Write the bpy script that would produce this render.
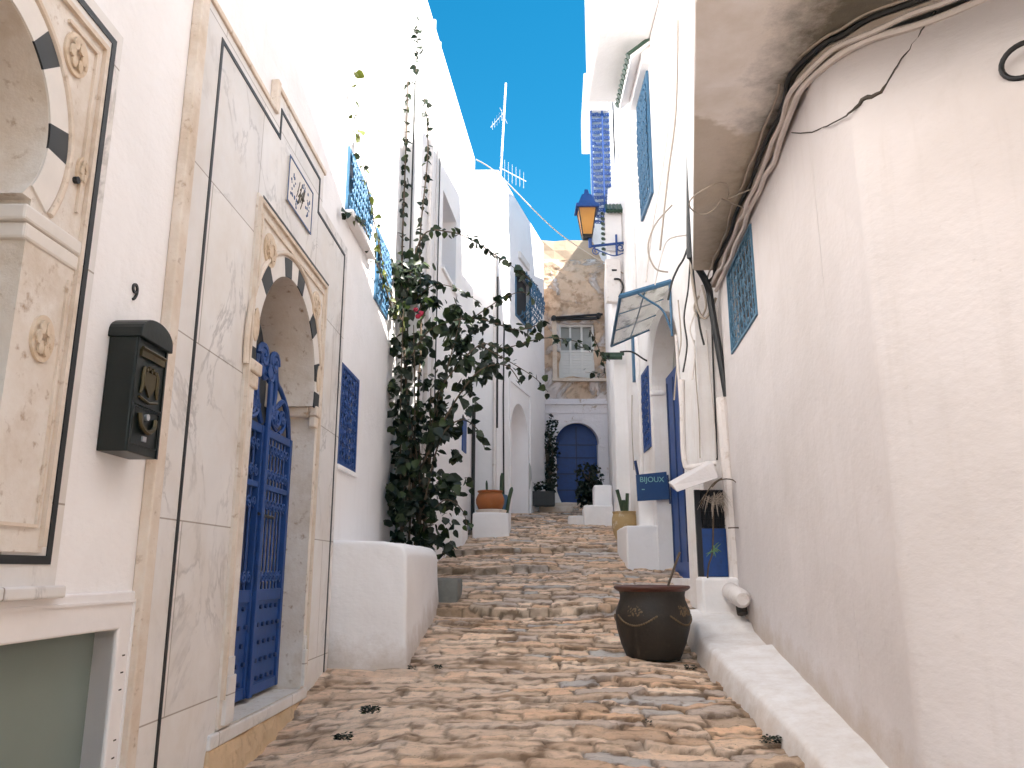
import bpy, bmesh, math, random
import numpy as np
from mathutils import Vector, noise
from mathutils.geometry import tessellate_polygon

random.seed(7); rng = np.random.default_rng(7)
S = bpy.context.scene
for o in list(bpy.data.objects): bpy.data.objects.remove(o)

# ------------------------------------------------------------------ camera, sky, sun, exposure
FPX, TILT, EYE = 800.0, math.radians(13.1), 1.6
cam_d = bpy.data.cameras.new('camera'); cam = bpy.data.objects.new('camera', cam_d)
S.collection.objects.link(cam); S.camera = cam
cam_d.sensor_width = 36.0; cam_d.lens = 36.0 * FPX / 1024.0
cam_d.clip_start = 0.05; cam_d.clip_end = 5000
cam.location = (0, 0, EYE); cam.rotation_euler = (math.pi / 2 + TILT, 0, 0)

SUN = Vector((0.80, -0.40, 1.17)).normalized()
sun_el = math.asin(SUN.z); sun_az = math.atan2(SUN.x, SUN.y)
W = bpy.data.worlds.new('World'); S.world = W; W.use_nodes = True
nt = W.node_tree; nt.nodes.clear()
sky = nt.nodes.new('ShaderNodeTexSky'); sky.sky_type = 'NISHITA'; sky.sun_disc = False
sky.sun_elevation = sun_el; sky.sun_rotation = sun_az
sky.altitude = 0; sky.air_density = 0.8; sky.dust_density = 0.0; sky.ozone_density = 2.6
hs = nt.nodes.new('ShaderNodeHueSaturation'); hs.inputs['Hue'].default_value = 0.475
hs.inputs['Saturation'].default_value = 1.36; hs.inputs['Value'].default_value = 1.0
bg = nt.nodes.new('ShaderNodeBackground'); bg.inputs[1].default_value = 0.051
wo = nt.nodes.new('ShaderNodeOutputWorld')
nt.links.new(sky.outputs[0], hs.inputs['Color']); nt.links.new(hs.outputs[0], bg.inputs[0]); nt.links.new(bg.outputs[0], wo.inputs[0])
sl = bpy.data.lights.new('sun', 'SUN'); sl.energy = 4.0; sl.angle = math.radians(0.5); sl.color = (1.0, 0.95, 0.88)
so = bpy.data.objects.new('sun', sl); S.collection.objects.link(so)
so.rotation_euler = (-SUN).to_track_quat('-Z', 'Y').to_euler()
S.view_settings.view_transform = 'Standard'; S.view_settings.look = 'None'
S.view_settings.gamma = 1.0; S.view_settings.use_curve_mapping = False
S.view_settings.exposure = 2.50
S.render.engine = 'CYCLES'
try:
    S.cycles.max_bounces = 14; S.cycles.diffuse_bounces = 12
except Exception: pass

# ------------------------------------------------------------------ helpers
def ray(px, py):
    u = (px - 512) / FPX; v = -(py - 384) / FPX; c, s = math.cos(TILT), math.sin(TILT)
    return Vector((u, c - v * s, s + v * c))
def at(px, py, Y):
    d = ray(px, py); d = d * (Y / d.y); return Vector((d.x, d.y, d.z + EYE))

class Fr:
    """a vertical wall plane: u runs along it (measured as world y, or as x for walls that face the viewer)"""
    def __init__(s, p0, p1, n_toward, use='y'):
        a = Vector((p0[0], p0[1])); b = Vector((p1[0], p1[1])); t = b - a
        s.a = a; s.t = t / (t.y if use == 'y' else t.x); s.ref = a.y if use == 'y' else a.x
        n = Vector((-t.y, t.x)).normalized()
        if n.dot(Vector(n_toward)) < 0: n = -n
        s.n = n
    def P(s, u, z, d=0.0):
        q = s.a + s.t * (u - s.ref) + s.n * d
        return Vector((q.x, q.y, z))

class MB:
    def __init__(s): s.v = []; s.f = []; s.marks = []
    def mark(s): s.marks.append((len(s.v), len(s.f))); return s
    def build_each(s, name, mat, parent=None, **kw):
        out = []; ends = s.marks[1:] + [(len(s.v), len(s.f))]
        for (v0, f0), (v1, f1) in zip(s.marks, ends):
            m = MB(); m.v = s.v[v0:v1]; m.f = [tuple(i - v0 for i in f) for f in s.f[f0:f1]]
            if m.f: out.append(m.build(name, mat, parent, **kw))
        return out
    def add(s, vs, fs):
        o = len(s.v); s.v += [Vector(v) for v in vs]; s.f += [tuple(i + o for i in f) for f in fs]; return s
    def plate(s, fr, outer, holes=(), d0=0.0, d1=0.03):
        loops = [list(outer)] + [list(h) for h in holes]
        flat = [p for l in loops for p in l]
        tris = tessellate_polygon([[Vector((p[0], p[1], 0)) for p in l] for l in loops])
        n = len(flat)
        vs = [fr.P(p[0], p[1], d1) for p in flat] + [fr.P(p[0], p[1], d0) for p in flat]
        fs = [tuple(t) for t in tris] + [tuple(i + n for i in reversed(t)) for t in tris]
        k = 0
        for l in loops:
            m = len(l)
            for i in range(m):
                a, b = k + i, k + (i + 1) % m
                fs.append((a, b, b + n, a + n))
            k += m
        return s.add(vs, fs)
    def box(s, fr, u0, u1, z0, z1, d0, d1):
        return s.plate(fr, rect(u0, u1, z0, z1), (), d0, d1)
    def prism(s, pts, z0, z1):
        n = len(pts)
        z0f = z0 if callable(z0) else (lambda x, y: z0); z1f = z1 if callable(z1) else (lambda x, y: z1)
        vs = [(p[0], p[1], z0f(*p)) for p in pts] + [(p[0], p[1], z1f(*p)) for p in pts]
        tr = tessellate_polygon([[Vector((p[0], p[1], 0)) for p in pts]])
        fs = [tuple(t) for t in tr] + [tuple(i + n for i in t) for t in tr]
        fs += [(i, (i + 1) % n, (i + 1) % n + n, i + n) for i in range(n)]
        return s.add(vs, fs)
    def tube(s, pts, r, n=6, cap=True):
        pts = [Vector(p) for p in pts]; m = len(pts)
        if m < 2: return s
        rs = r if isinstance(r, (list, tuple)) else [r] * m
        vs = []; fs = []; prev = None
        for i, p in enumerate(pts):
            t = (pts[min(i + 1, m - 1)] - pts[max(i - 1, 0)])
            t = t.normalized() if t.length > 1e-9 else Vector((0, 0, 1))
            if prev is None:
                a = Vector((0, 0, 1)) if abs(t.z) < .9 else Vector((1, 0, 0))
                x = t.cross(a).normalized()
            else:
                x = prev - t * prev.dot(t)
                x = x.normalized() if x.length > 1e-6 else t.orthogonal().normalized()
            prev = x; y = t.cross(x)
            for k in range(n):
                an = 2 * math.pi * k / n
                vs.append(p + (x * math.cos(an) + y * math.sin(an)) * rs[i])
        for i in range(m - 1):
            for k in range(n):
                a = i * n + k; b = i * n + (k + 1) % n
                fs.append((a, b, b + n, a + n))
        if cap:
            fs.append(tuple(range(n))); fs.append(tuple((m - 1) * n + k for k in range(n)))
        return s.add(vs, fs)
    def lathe(s, prof, c, n=40, sx=1.0, sy=1.0):
        vs = []; fs = []; m = len(prof)
        for r, z in prof:
            for k in range(n):
                an = 2 * math.pi * k / n
                vs.append((c[0] + r * sx * math.cos(an), c[1] + r * sy * math.sin(an), c[2] + z))
        for i in range(m - 1):
            for k in range(n):
                a = i * n + k; b = i * n + (k + 1) % n
                fs.append((a, b, b + n, a + n))
        return s.add(vs, fs)
    def disc(s, fr, u, z, r, d0, d1, n=24, rz=None):
        rz = rz or r
        ring = [(u + r * math.cos(2 * math.pi * k / n), z + rz * math.sin(2 * math.pi * k / n)) for k in range(n)]
        return s.plate(fr, ring, (), d0, d1)
    def build(s, name, mat, parent=None, smooth=False, bevel=0.0, seg=2, rough=0.0, cut=0.0, rs=3.0, sharp=35):
        me = bpy.data.meshes.new(name)
        off = WL.get(parent.name, Vector()) if parent else Vector()
        me.from_pydata([tuple(v - off) for v in s.v], [], s.f)
        bm = bmesh.new(); bm.from_mesh(me)
        bmesh.ops.recalc_face_normals(bm, faces=bm.faces)
        if bevel or cut: bmesh.ops.dissolve_limit(bm, angle_limit=.01, verts=bm.verts, edges=bm.edges)
        if bevel:
            ed = [e for e in bm.edges if len(e.link_faces) == 2 and e.calc_face_angle(0) > .5]
            bmesh.ops.bevel(bm, geom=ed, offset=bevel, segments=seg, affect='EDGES', profile=.5, clamp_overlap=True)
        if cut:
            bmesh.ops.triangulate(bm, faces=[f for f in bm.faces if len(f.verts) > 4])
            for _ in range(7):
                ed = [e for e in bm.edges if e.calc_length() > cut]
                if not ed: break
                bmesh.ops.subdivide_edges(bm, edges=ed, cuts=1, use_grid_fill=True)
                bmesh.ops.triangulate(bm, faces=[f for f in bm.faces if len(f.verts) > 4])
        if rough:
            bm.normal_update()
            for v in bm.verts:
                w = v.co + off
                q = noise.noise(w * rs) + .5 * noise.noise(w * rs * 2.7)
                v.co += v.normal * q * rough
        bm.to_mesh(me); bm.free()
        o = bpy.data.objects.new(name, me); S.collection.objects.link(o)
        me.materials.append(mat)
        if smooth:
            for p in me.polygons: p.use_smooth = True
            try: me.set_sharp_from_angle(angle=math.radians(sharp))
            except Exception: pass
        if parent: o.parent = parent; WL[o.name] = off
        return o
WL = {}
def tag(o, label=None, cat=None, group=None, kind=None):
    if label: o['label'] = label
    if cat: o['category'] = cat
    if group: o['group'] = group
    if kind: o['kind'] = kind
    return o
def thing(name, loc, label, cat, group=None):
    o = bpy.data.objects.new(name, None); S.collection.objects.link(o)
    o.location = loc; o.empty_display_size = .2; WL[o.name] = Vector(loc)
    return tag(o, label, cat, group)

def rect(u0, u1, z0, z1): return [(u0, z0), (u1, z0), (u1, z1), (u0, z1)]
def arch(u0, u1, z0, zs, cu, cz, r, n=36, ry=None):
    """opening outline: jambs u0..u1 up to zs, then a round (horseshoe) head of radius r about (cu, cz)"""
    ry = ry or r
    a0 = math.asin(max(-1, min(1, (zs - cz) / ry)))
    pts = [(u0, z0), (u1, z0), (u1, zs)]
    for k in range(n + 1):
        a = a0 + (math.pi - 2 * a0) * k / n
        pts.append((cu + r * math.cos(a), cz + ry * math.sin(a)))
    pts.append((u0, zs))
    out = []
    for p in pts:
        if not out or (abs(p[0] - out[-1][0]) + abs(p[1] - out[-1][1])) > 1e-4: out.append(p)
    return out
def band(pts, w, closed=False):
    """a mitred strip along a 2D polyline"""
    n = len(pts); L = []; R = []
    for i in range(n):
        p = Vector(pts[i])
        a = Vector(pts[i - 1]) if (i > 0 or closed) else None
        b = Vector(pts[(i + 1) % n]) if (i < n - 1 or closed) else None
        t1 = (p - a).normalized() if a is not None else (b - p).normalized()
        t2 = (b - p).normalized() if b is not None else t1
        n1 = Vector((-t1.y, t1.x)); n2 = Vector((-t2.y, t2.x)); m = (n1 + n2).normalized()
        k = w / 2 / max(.3, m.dot(n1))
        L.append(tuple(p + m * k)); R.append(tuple(p - m * k))
    return L, R
def strip(mb, fr, pts, w, d0, d1, closed=False):
    L, R = band(pts, w, closed)
    if closed: mb.plate(fr, L if poly_area(L) > poly_area(R) else R, [R if poly_area(L) > poly_area(R) else L], d0, d1)
    else: mb.plate(fr, L + R[::-1], (), d0, d1)
def poly_area(p): return abs(sum(p[i][0] * p[(i + 1) % len(p)][1] - p[(i + 1) % len(p)][0] * p[i][1] for i in range(len(p)))) / 2
def ringseg(cu, cz, r0, r1, a0, a1, n=6):
    A = [a0 + (a1 - a0) * k / n for k in range(n + 1)]
    return [(cu + r0 * math.cos(a), cz + r0 * math.sin(a)) for a in A] + [(cu + r1 * math.cos(a), cz + r1 * math.sin(a)) for a in reversed(A)]
def smooth_pts(pts, k=6):
    pts = [Vector(p) for p in pts]; out = []
    for i in range(len(pts) - 1):
        p0 = pts[max(i - 1, 0)]; p1 = pts[i]; p2 = pts[i + 1]; p3 = pts[min(i + 2, len(pts) - 1)]
        for j in range(k):
            t = j / k
            out.append(.5 * ((2 * p1) + (p2 - p0) * t + (2 * p0 - 5 * p1 + 4 * p2 - p3) * t * t + (3 * p1 - p0 - 3 * p2 + p3) * t ** 3))
    out.append(pts[-1]); return out
def spiral(fr, u, z, r, a0, turns, d, n=14, sg=1):
    return [fr.P(u + r * (1 - .75 * k / n) * math.cos(a0 + sg * turns * 2 * math.pi * k / n),
                 z + r * (1 - .75 * k / n) * math.sin(a0 + sg * turns * 2 * math.pi * k / n), d) for k in range(n + 1)]

# ------------------------------------------------------------------ materials
class N:
    def __init__(s, name):
        s.m = bpy.data.materials.new(name); s.m.use_nodes = True
        s.t = s.m.node_tree; s.b = s.t.nodes['Principled BSDF']
        s.geo = s.t.nodes.new('ShaderNodeNewGeometry'); s.pos = s.geo.outputs['Position']
    def mapping(s, scale):
        m = s.t.nodes.new('ShaderNodeMapping'); m.inputs['Scale'].default_value = scale
        s.t.links.new(s.pos, m.inputs[0]); return m.outputs[0]
    def noise(s, scale, detail=5, rough=.6, stretch=None, dist=0):
        n = s.t.nodes.new('ShaderNodeTexNoise'); n.inputs['Scale'].default_value = scale
        n.inputs['Detail'].default_value = detail; n.inputs['Roughness'].default_value = rough
        n.inputs['Distortion'].default_value = dist
        s.t.links.new(s.mapping(stretch) if stretch else s.pos, n.inputs['Vector']); return n.outputs[0]
    def voro(s, scale, feature='F1', stretch=None):
        n = s.t.nodes.new('ShaderNodeTexVoronoi'); n.feature = feature; n.inputs['Scale'].default_value = scale
        s.t.links.new(s.mapping(stretch) if stretch else s.pos, n.inputs['Vector']); return n.outputs['Distance']
    def ramp(s, src, stops):
        r = s.t.nodes.new('ShaderNodeValToRGB'); e = r.color_ramp.elements
        while len(e) < len(stops): e.new(.5)
        for k, (p, c) in enumerate(stops):
            e[k].position = p; e[k].color = (c, c, c, 1) if not isinstance(c, tuple) else (*c, 1)
        s.t.links.new(src, r.inputs[0]); return r.outputs[0]
    def mix(s, f, a, b, mode='MIX'):
        n = s.t.nodes.new('ShaderNodeMixRGB'); n.blend_type = mode
        for i, x in enumerate((f, a, b)):
            if isinstance(x, (int, float)): n.inputs[i].default_value = x
            elif isinstance(x, tuple): n.inputs[i].default_value = (*x, 1)
            else: s.t.links.new(x, n.inputs[i])
        return n.outputs[0]
    def math(s, op, a, b=0):
        n = s.t.nodes.new('ShaderNodeMath'); n.operation = op
        for i, x in enumerate((a, b)):
            if isinstance(x, (int, float)): n.inputs[i].default_value = x
            else: s.t.links.new(x, n.inputs[i])
        return n.outputs[0]
    def xyz(s):
        n = s.t.nodes.new('ShaderNodeSeparateXYZ'); s.t.links.new(s.pos, n.inputs[0]); return n.outputs
    def attr(s, name):
        n = s.t.nodes.new('ShaderNodeAttribute'); n.attribute_name = name; return n.outputs['Color']
    def color(s, c):
        if isinstance(c, tuple): s.b.inputs['Base Color'].default_value = (*c, 1)
        else: s.t.links.new(c, s.b.inputs['Base Color'])
        return s
    def set(s, **k):
        for a, v in k.items():
            i = s.b.inputs[a.replace('_', ' ')]
            if isinstance(v, (int, float)): i.default_value = v
            else: s.t.links.new(v, i)
        return s
    def bump(s, h, strength=.4, dist=.01):
        b = s.t.nodes.new('ShaderNodeBump'); b.inputs['Strength'].default_value = strength; b.inputs['Distance'].default_value = dist
        s.t.links.new(h, b.inputs['Height'])
        prev = s.b.inputs['Normal'].links
        if prev: s.t.links.new(prev[0].from_socket, b.inputs['Normal'])
        s.t.links.new(b.outputs[0], s.b.inputs['Normal']); return s

def plaster(name, base=(.87, .85, .845), stain=(.70, .66, .63), amount=.35, bump=.35, dark=0.0, foot=None):
    """limewash: repair patches, drips, specks and, with foot=(a, b), splashes just above the line z = a + b*y"""
    m = N(name)
    big = m.ramp(m.noise(.9, 6, .65), [(.42, 0.0), (.72, 1.0)])
    c = m.mix(m.math('MULTIPLY', big, amount), base, stain)
    rep_ = m.ramp(m.noise(.55, 3, .5, (1, 1, 1.3), .8), [(.50, 0.0), (.515, 1.0)])
    c = m.mix(m.math('MULTIPLY', rep_, .10 + amount * .25), c, tuple(v * .90 for v in base))
    streak = m.ramp(m.noise(1.0, 5, .7, (9, 9, .55)), [(.54, 0.0), (.76, 1.0)])
    c = m.mix(m.math('MULTIPLY', streak, amount * .7), c, stain)
    spot = m.ramp(m.noise(14, 3, .6), [(.70, 0.0), (.78, 1.0)])
    c = m.mix(m.math('MULTIPLY', spot, .12 + dark), c, (.30, .26, .22))
    chip = m.ramp(m.noise(4.2, 8, .78), [(.715, 0.0), (.725, 1.0)])
    c = m.mix(m.math('MULTIPLY', chip, .30 + dark), c, (.42, .35, .28))
    if foot:
        x = m.xyz(); h = m.math('SUBTRACT', x[2], m.math('ADD', m.math('MULTIPLY', x[1], foot[1]), foot[0]))
        band_ = m.ramp(m.math('ADD', h, m.math('MULTIPLY', m.math('SUBTRACT', m.noise(5, 7, .72), .5), -.55)), [(.0, 1.0), (.24, 0.0)])
        c = m.mix(m.math('MULTIPLY', band_, .55), c, (.44, .34, .25))
    m.color(c).set(Roughness=.92, Specular_IOR_Level=.2)
    m.bump(m.noise(2.2, 4, .55), bump, .05)
    m.bump(m.noise(16, 5, .65, (1, 1, 1.6)), bump * .9, .012)
    m.bump(rep_, bump * .5, .004)
    m.bump(chip, bump, -.006)
    m.bump(m.noise(150, 2, .5), bump * .5, .002)
    return m.m
M = {}
M['plaster'] = plaster('white_plaster')
M['plaster_clean'] = plaster('fresh_white_plaster', base=(.88, .86, .855), amount=.18)
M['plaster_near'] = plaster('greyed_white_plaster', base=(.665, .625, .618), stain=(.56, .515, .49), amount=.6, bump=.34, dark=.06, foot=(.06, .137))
M['plaster_bend'] = plaster('pinkish_grey_plaster', base=(.61, .56, .555), stain=(.54, .49, .47), amount=.3, bump=.45)
M['plaster_old'] = plaster('old_white_plaster', base=(.865, .845, .835), stain=(.60, .52, .46), amount=.6, bump=.6, dark=.25)
M['plaster_bench'] = plaster('bench_plaster', base=(.88, .86, .855), amount=.25, foot=(.80 - .186 * 7.15, .186))
M['plaster_ledge'] = plaster('ledge_plaster', base=(.80, .775, .765), stain=(.62, .57, .53), amount=.45, foot=(-.06, .125))
M['plaster_lilac'] = plaster('cool_white_plaster', base=(.87, .855, .865), amount=.2)
# peeling end wall: stone and ochre render showing through white wash
m = N('peeling_render')
zz = m.xyz()[2]
patch = m.ramp(m.math('ADD', m.noise(1.0, 7, .62, dist=.6), m.math('MULTIPLY', m.math('SUBTRACT', 7.4, zz), .035)), [(.52, 0.0), (.57, 1.0)])
ochre = m.mix(m.noise(2.2, 6, .7), (.58, .39, .25), (.72, .58, .46))
ochre = m.mix(m.ramp(m.noise(5, 4, .6), [(.50, 0.0), (.68, .9)]), ochre, (.36, .235, .15))
m.color(m.mix(patch, ochre, (.78, .71, .68))).set(Roughness=.95)
m.bump(patch, .9, .06).bump(m.noise(5, 8, .75), .8, .08)
M['peeling'] = m.m
m = N('lower_wash')
patch = m.ramp(m.noise(3.2, 7, .7), [(.57, 0.0), (.66, 1.0)])
m.color(m.mix(patch, (.83, .80, .82), (.40, .27, .18))).set(Roughness=.95).bump(m.noise(9, 6, .7), .6, .03)
M['lower_wash'] = m.m
# marble slabs
def marble(name, base, vein, tan, amt):
    m = N(name)
    v0 = m.ramp(m.noise(1.7, 6, .62, (1, 1, .7), .9), [(.475, 1.0), (.5, .0), (.535, 1.0)])
    v1 = m.mix(m.ramp(m.noise(1.5, 5, .6), [(.42, 0.0), (.6, 1.0)]), (1, 1, 1), v0)
    v2 = m.ramp(m.noise(1.3, 7, .68), [(.42, 0.0), (.72, 1.0)]); cl = m.ramp(m.noise(1.6, 5, .6, (1, 1, .6), .5), [(.45, 0.0), (.70, .55)])
    c = m.mix(v1, vein, m.mix(cl, base, (.60, .585, .575))); c = m.mix(m.math('MULTIPLY', v2, amt), c, tan)
    br = m.t.nodes.new('ShaderNodeTexBrick'); mp = m.t.nodes.new('ShaderNodeCombineXYZ')
    x = m.xyz(); m.t.links.new(x[1], mp.inputs[0]); m.t.links.new(x[2], mp.inputs[1])
    m.t.links.new(mp.outputs[0], br.inputs['Vector']); br.inputs['Scale'].default_value = 1.0
    br.inputs['Mortar Size'].default_value = .004; br.inputs['Brick Width'].default_value = 1.35; br.inputs['Row Height'].default_value = .92
    br.inputs['Color1'].default_value = (1, 1, 1, 1); br.inputs['Color2'].default_value = (.86, .85, .85, 1); br.inputs['Mortar'].default_value = (.38, .33, .28, 1)
    c = m.mix(.85, c, br.outputs['Color'], 'MULTIPLY')
    m.color(c).set(Roughness=.45, Specular_IOR_Level=.4)
    m.bump(m.noise(60, 3, .6), .15, .002)
    return m.m
M['marble'] = marble('veined_marble', (.80, .775, .75), (.50, .48, .465), (.66, .585, .50), .7)
def sandstone(name, a, b, carve):
    m = N(name)
    c = m.mix(m.ramp(m.noise(4, 7, .7), [(.35, 0.0), (.7, 1.0)]), a, b)
    c = m.mix(m.ramp(m.noise(17, 5, .6), [(.60, 0.0), (.74, .8)]), c, (.30, .18, .09))
    c = m.mix(m.ramp(m.noise(2.6, 7, .7), [(.52, 0.0), (.70, .6)]), c, (.50, .39, .28))
    m.color(c).set(Roughness=.8)
    m.bump(m.noise(30, 5, .65), .5, .008)
    if carve: m.bump(m.ramp(m.voro(26, 'SMOOTH_F1'), [(.2, 1.0), (.6, 0.0)]), .5, .01)
    return m.m
M['sandstone'] = sandstone('carved_sandstone', (.74, .69, .635), (.64, .555, .47), False)
M['carved'] = sandstone('relief_sandstone', (.68, .57, .45), (.58, .43, .29), True)
M['tan_edge'] = sandstone('weathered_tan_stone', (.64, .52, .41), (.74, .665, .585), False)
def simple(name, c, rough=.6, metal=0.0, var=.25, vs=9.0, bump=0.0, bs=40, spec=.5, dirt=None):
    m = N(name)
    d = tuple(x * (1 - var) for x in c); l = tuple(min(1, x * (1 + var * .6)) for x in c)
    col = m.mix(m.noise(vs, 5, .65), d, l)
    if dirt: col = m.mix(m.ramp(m.noise(vs * 1.7, 6, .7), [(.55, 0.0), (.7, .75)]), col, dirt)
    m.color(col).set(Roughness=rough, Metallic=metal, Specular_IOR_Level=spec)
    if bump: m.bump(m.noise(bs, 4, .6), bump, .006)
    return m.m
M['black_stone'] = simple('black_inlay_stone', (.016, .018, .020), .5, var=.4)
M['white_stone'] = simple('white_arch_stone', (.72, .67, .62), .5, var=.12)
M['recess'] = simple('grey_recess_plaster', (.40, .41, .395), .9, var=.15, bump=.3)
M['blue'] = simple('deep_blue_paint', (.011, .060, .24), .5, var=.35, bump=.15, dirt=(.018, .042, .12))
M['blue_dark'] = simple('dark_blue_paint', (.008, .032, .12), .5, var=.4, bump=.15)  # a darker blue for inner panels, studs and rails
M['blue_light'] = simple('sky_blue_paint', (.045, .14, .25), .5, var=.3, dirt=(.03, .075, .14))
M['lattice_ground'] = simple('pale_blue_boards', (.50, .57, .64), .6, var=.3)
M['blue_grille'] = simple('pale_blue_iron', (.075, .19, .30), .5, var=.3)
M['recess_shade'] = simple('shaded_recess_back', (.055, .068, .085), .7, var=.3)  # shade inside the door recess, put into the back wall's colour
M['blue_sign'] = simple('sign_blue', (.010, .055, .17), .45, var=.12)
M['letter'] = simple('pale_teal_lettering', (.22, .48, .48), .5, var=.1)
M['box_green'] = simple('dark_green_enamel', (.010, .014, .012), .38, .2, var=.4, bump=.1)
M['brass'] = simple('tarnished_brass', (.085, .065, .03), .45, .6, var=.4)
M['chrome'] = simple('pale_metal', (.6, .6, .62), .3, .7, var=.1)
m = N('green_frosted_glass')
m.color(m.mix(m.noise(1.8, 5, .6), (.155, .20, .175), (.21, .25, .225))).set(Roughness=.28, Specular_IOR_Level=.5)
M['green_glass'] = m.m
M['frame_white'] = simple('white_painted_frame', (.82, .785, .77), .6, var=.08, bump=.1)
M['dark'] = simple('dark_interior', (.022, .024, .03), .7, var=.2)
M['black_metal'] = simple('black_iron', (.022, .022, .024), .5, .3, var=.3)
M['cable_black'] = simple('black_cable', (.02, .02, .02), .6, var=.2)
M['cable_grey'] = simple('dusty_cable', (.42, .36, .30), .8, var=.35)
M['cable_white'] = simple('painted_cable', (.68, .62, .58), .8, var=.2)
M['pipe_white'] = simple('white_pipe', (.74, .69, .66), .6, var=.14, vs=5, dirt=(.5, .42, .35))
M['crack'] = simple('dark_crack', (.07, .06, .05), .9, var=.4)
M['flake'] = simple('flaked_plaster', (.46, .41, .36), .95, var=.4, vs=30)
M['terracotta'] = simple('orange_terracotta', (.36, .11, .025), .6, var=.35, vs=6, bump=.3, dirt=(.30, .14, .06))
M['pot_dark'] = simple('dark_glazed_clay', (.022, .0155, .0095), .62, var=.6, vs=11, bump=.6, bs=24, dirt=(.045, .032, .02))
M['pot_rim'] = simple('red_brown_rim', (.095, .032, .020), .5, var=.4, bump=.2)
M['pot_decor'] = simple('ochre_relief', (.16, .105, .055), .7, var=.6, vs=30)
M['pot_yellow'] = simple('yellow_clay', (.46, .32, .15), .8, var=.35, vs=4, dirt=(.70, .62, .52))
M['soil'] = simple('dry_soil', (.05, .035, .022), .95, var=.4, bump=.6)
M['bark'] = simple('brown_stem', (.10, .07, .045), .85, var=.4, vs=25, bump=.4)
M['cactus'] = simple('dull_green_stem', (.045, .075, .035), .6, var=.4)
M['flower'] = simple('crimson_petal', (.42, .012, .05), .5, var=.3)
M['tile_green'] = simple('green_roof_tile', (.03, .07, .045), .4, var=.5, vs=20)
M['lamp_glow'] = None
M['shutter'] = simple('white_shutter', (.72, .72, .70), .6, var=.08)
M['pipe_dark'] = simple('dark_downpipe', (.012, .014, .017), .45, var=.3)
m = N('amber_lamp_glass'); m.color(m.mix(m.noise(9, 3, .5), (.80, .30, .03), (.92, .44, .07))).set(Roughness=.3, Transmission_Weight=.5)
M['amber'] = m.m
m = N('dirty_canopy_glass')
m.color(m.mix(m.ramp(m.noise(5, 6, .7), [(.52, 0.0), (.64, .85)]), (.90, .89, .84), (.20, .21, .16))).set(Roughness=.2, Transmission_Weight=.85)
M['canopy_glass'] = m.m
# mould on the overhang: grows along the joint with the wall below
m = N('mouldy_soffit')
x = m.xyz()
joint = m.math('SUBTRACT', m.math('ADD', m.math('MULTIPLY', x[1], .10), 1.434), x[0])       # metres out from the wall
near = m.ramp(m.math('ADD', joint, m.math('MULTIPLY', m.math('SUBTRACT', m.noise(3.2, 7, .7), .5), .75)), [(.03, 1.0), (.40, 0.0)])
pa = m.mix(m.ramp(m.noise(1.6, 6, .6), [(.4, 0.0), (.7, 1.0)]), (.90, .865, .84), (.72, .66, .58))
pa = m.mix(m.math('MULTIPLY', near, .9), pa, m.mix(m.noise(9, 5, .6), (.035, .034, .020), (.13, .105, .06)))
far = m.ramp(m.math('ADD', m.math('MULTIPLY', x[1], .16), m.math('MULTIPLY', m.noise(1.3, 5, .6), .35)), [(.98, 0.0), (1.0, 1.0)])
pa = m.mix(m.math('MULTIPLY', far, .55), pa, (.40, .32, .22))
m.color(pa).set(Roughness=.95).bump(m.noise(12, 6, .7), .5, .02)
M['soffit'] = m.m
# leaves
def leafmat(name, trans):
    m = N(name); m.color(m.attr('tint')).set(Roughness=.42, Specular_IOR_Level=.45)
    tr = m.t.nodes.new('ShaderNodeBsdfTranslucent'); mx = m.t.nodes.new('ShaderNodeMixShader'); mx.inputs[0].default_value = trans
    m.t.links.new(m.attr('tint'), tr.inputs[0]); out = [n for n in m.t.nodes if n.type == 'OUTPUT_MATERIAL'][0]
    m.t.links.new(m.b.outputs[0], mx.inputs[1]); m.t.links.new(tr.outputs[0], mx.inputs[2]); m.t.links.new(mx.outputs[0], out.inputs[0])
    return m.m
M['leaf'] = leafmat('glossy_leaf', .25)
# street stone
m = N('street_stone')
c = m.attr('stone')
c = m.mix(.75, c, m.ramp(m.noise(13, 8, .75, (1, 1.7, 1)), [(.30, (.58, .51, .44)), (.45, (1.18, 1.14, 1.09)), (.70, (1.46, 1.39, 1.31))]), 'MULTIPLY')
c = m.mix(m.ramp(m.noise(34, 6, .75), [(.60, 0.0), (.69, .75)]), c, (.14, .085, .045))
c = m.mix(m.ramp(m.noise(5.5, 7, .7, (1, 2.2, 1)), [(.58, 0.0), (.70, .5)]), c, (.40, .26, .15))
c = m.mix(m.ramp(m.noise(2.1, 6, .65), [(.56, 0.0), (.72, .45)]), c, (.70, .56, .45))
m.color(c).set(Roughness=.78, Specular_IOR_Level=.35)
m.bump(m.noise(20, 8, .72, (1, 1.6, 1)), 1.0, .022).bump(m.noise(75, 5, .7), .8, .007)
M['street'] = m.m
M['earth'] = simple('dry_earth', (.30, .22, .15), .95, var=.3, vs=2)
M['sandy'] = simple('sandy_render', (.62, .44, .27), .9, var=.3, vs=5, bump=.8, bs=22, dirt=(.36, .25, .15))

# ------------------------------------------------------------------ ground profile
GY = [-30, 0, 3, 4.7, 7.15, 9.3, 11.5, 14.5, 19.5, 40, 90]
GZ = [-2, .12, .40, .57, .80, 1.20, 1.66, 2.28, 3.17, 5.0, 8.0]
def G(y): return float(np.interp(y, GY, GZ))
risers = [(9.15, .10), (11.35, .085), (12.6, .08), (14.0, .03)]

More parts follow.
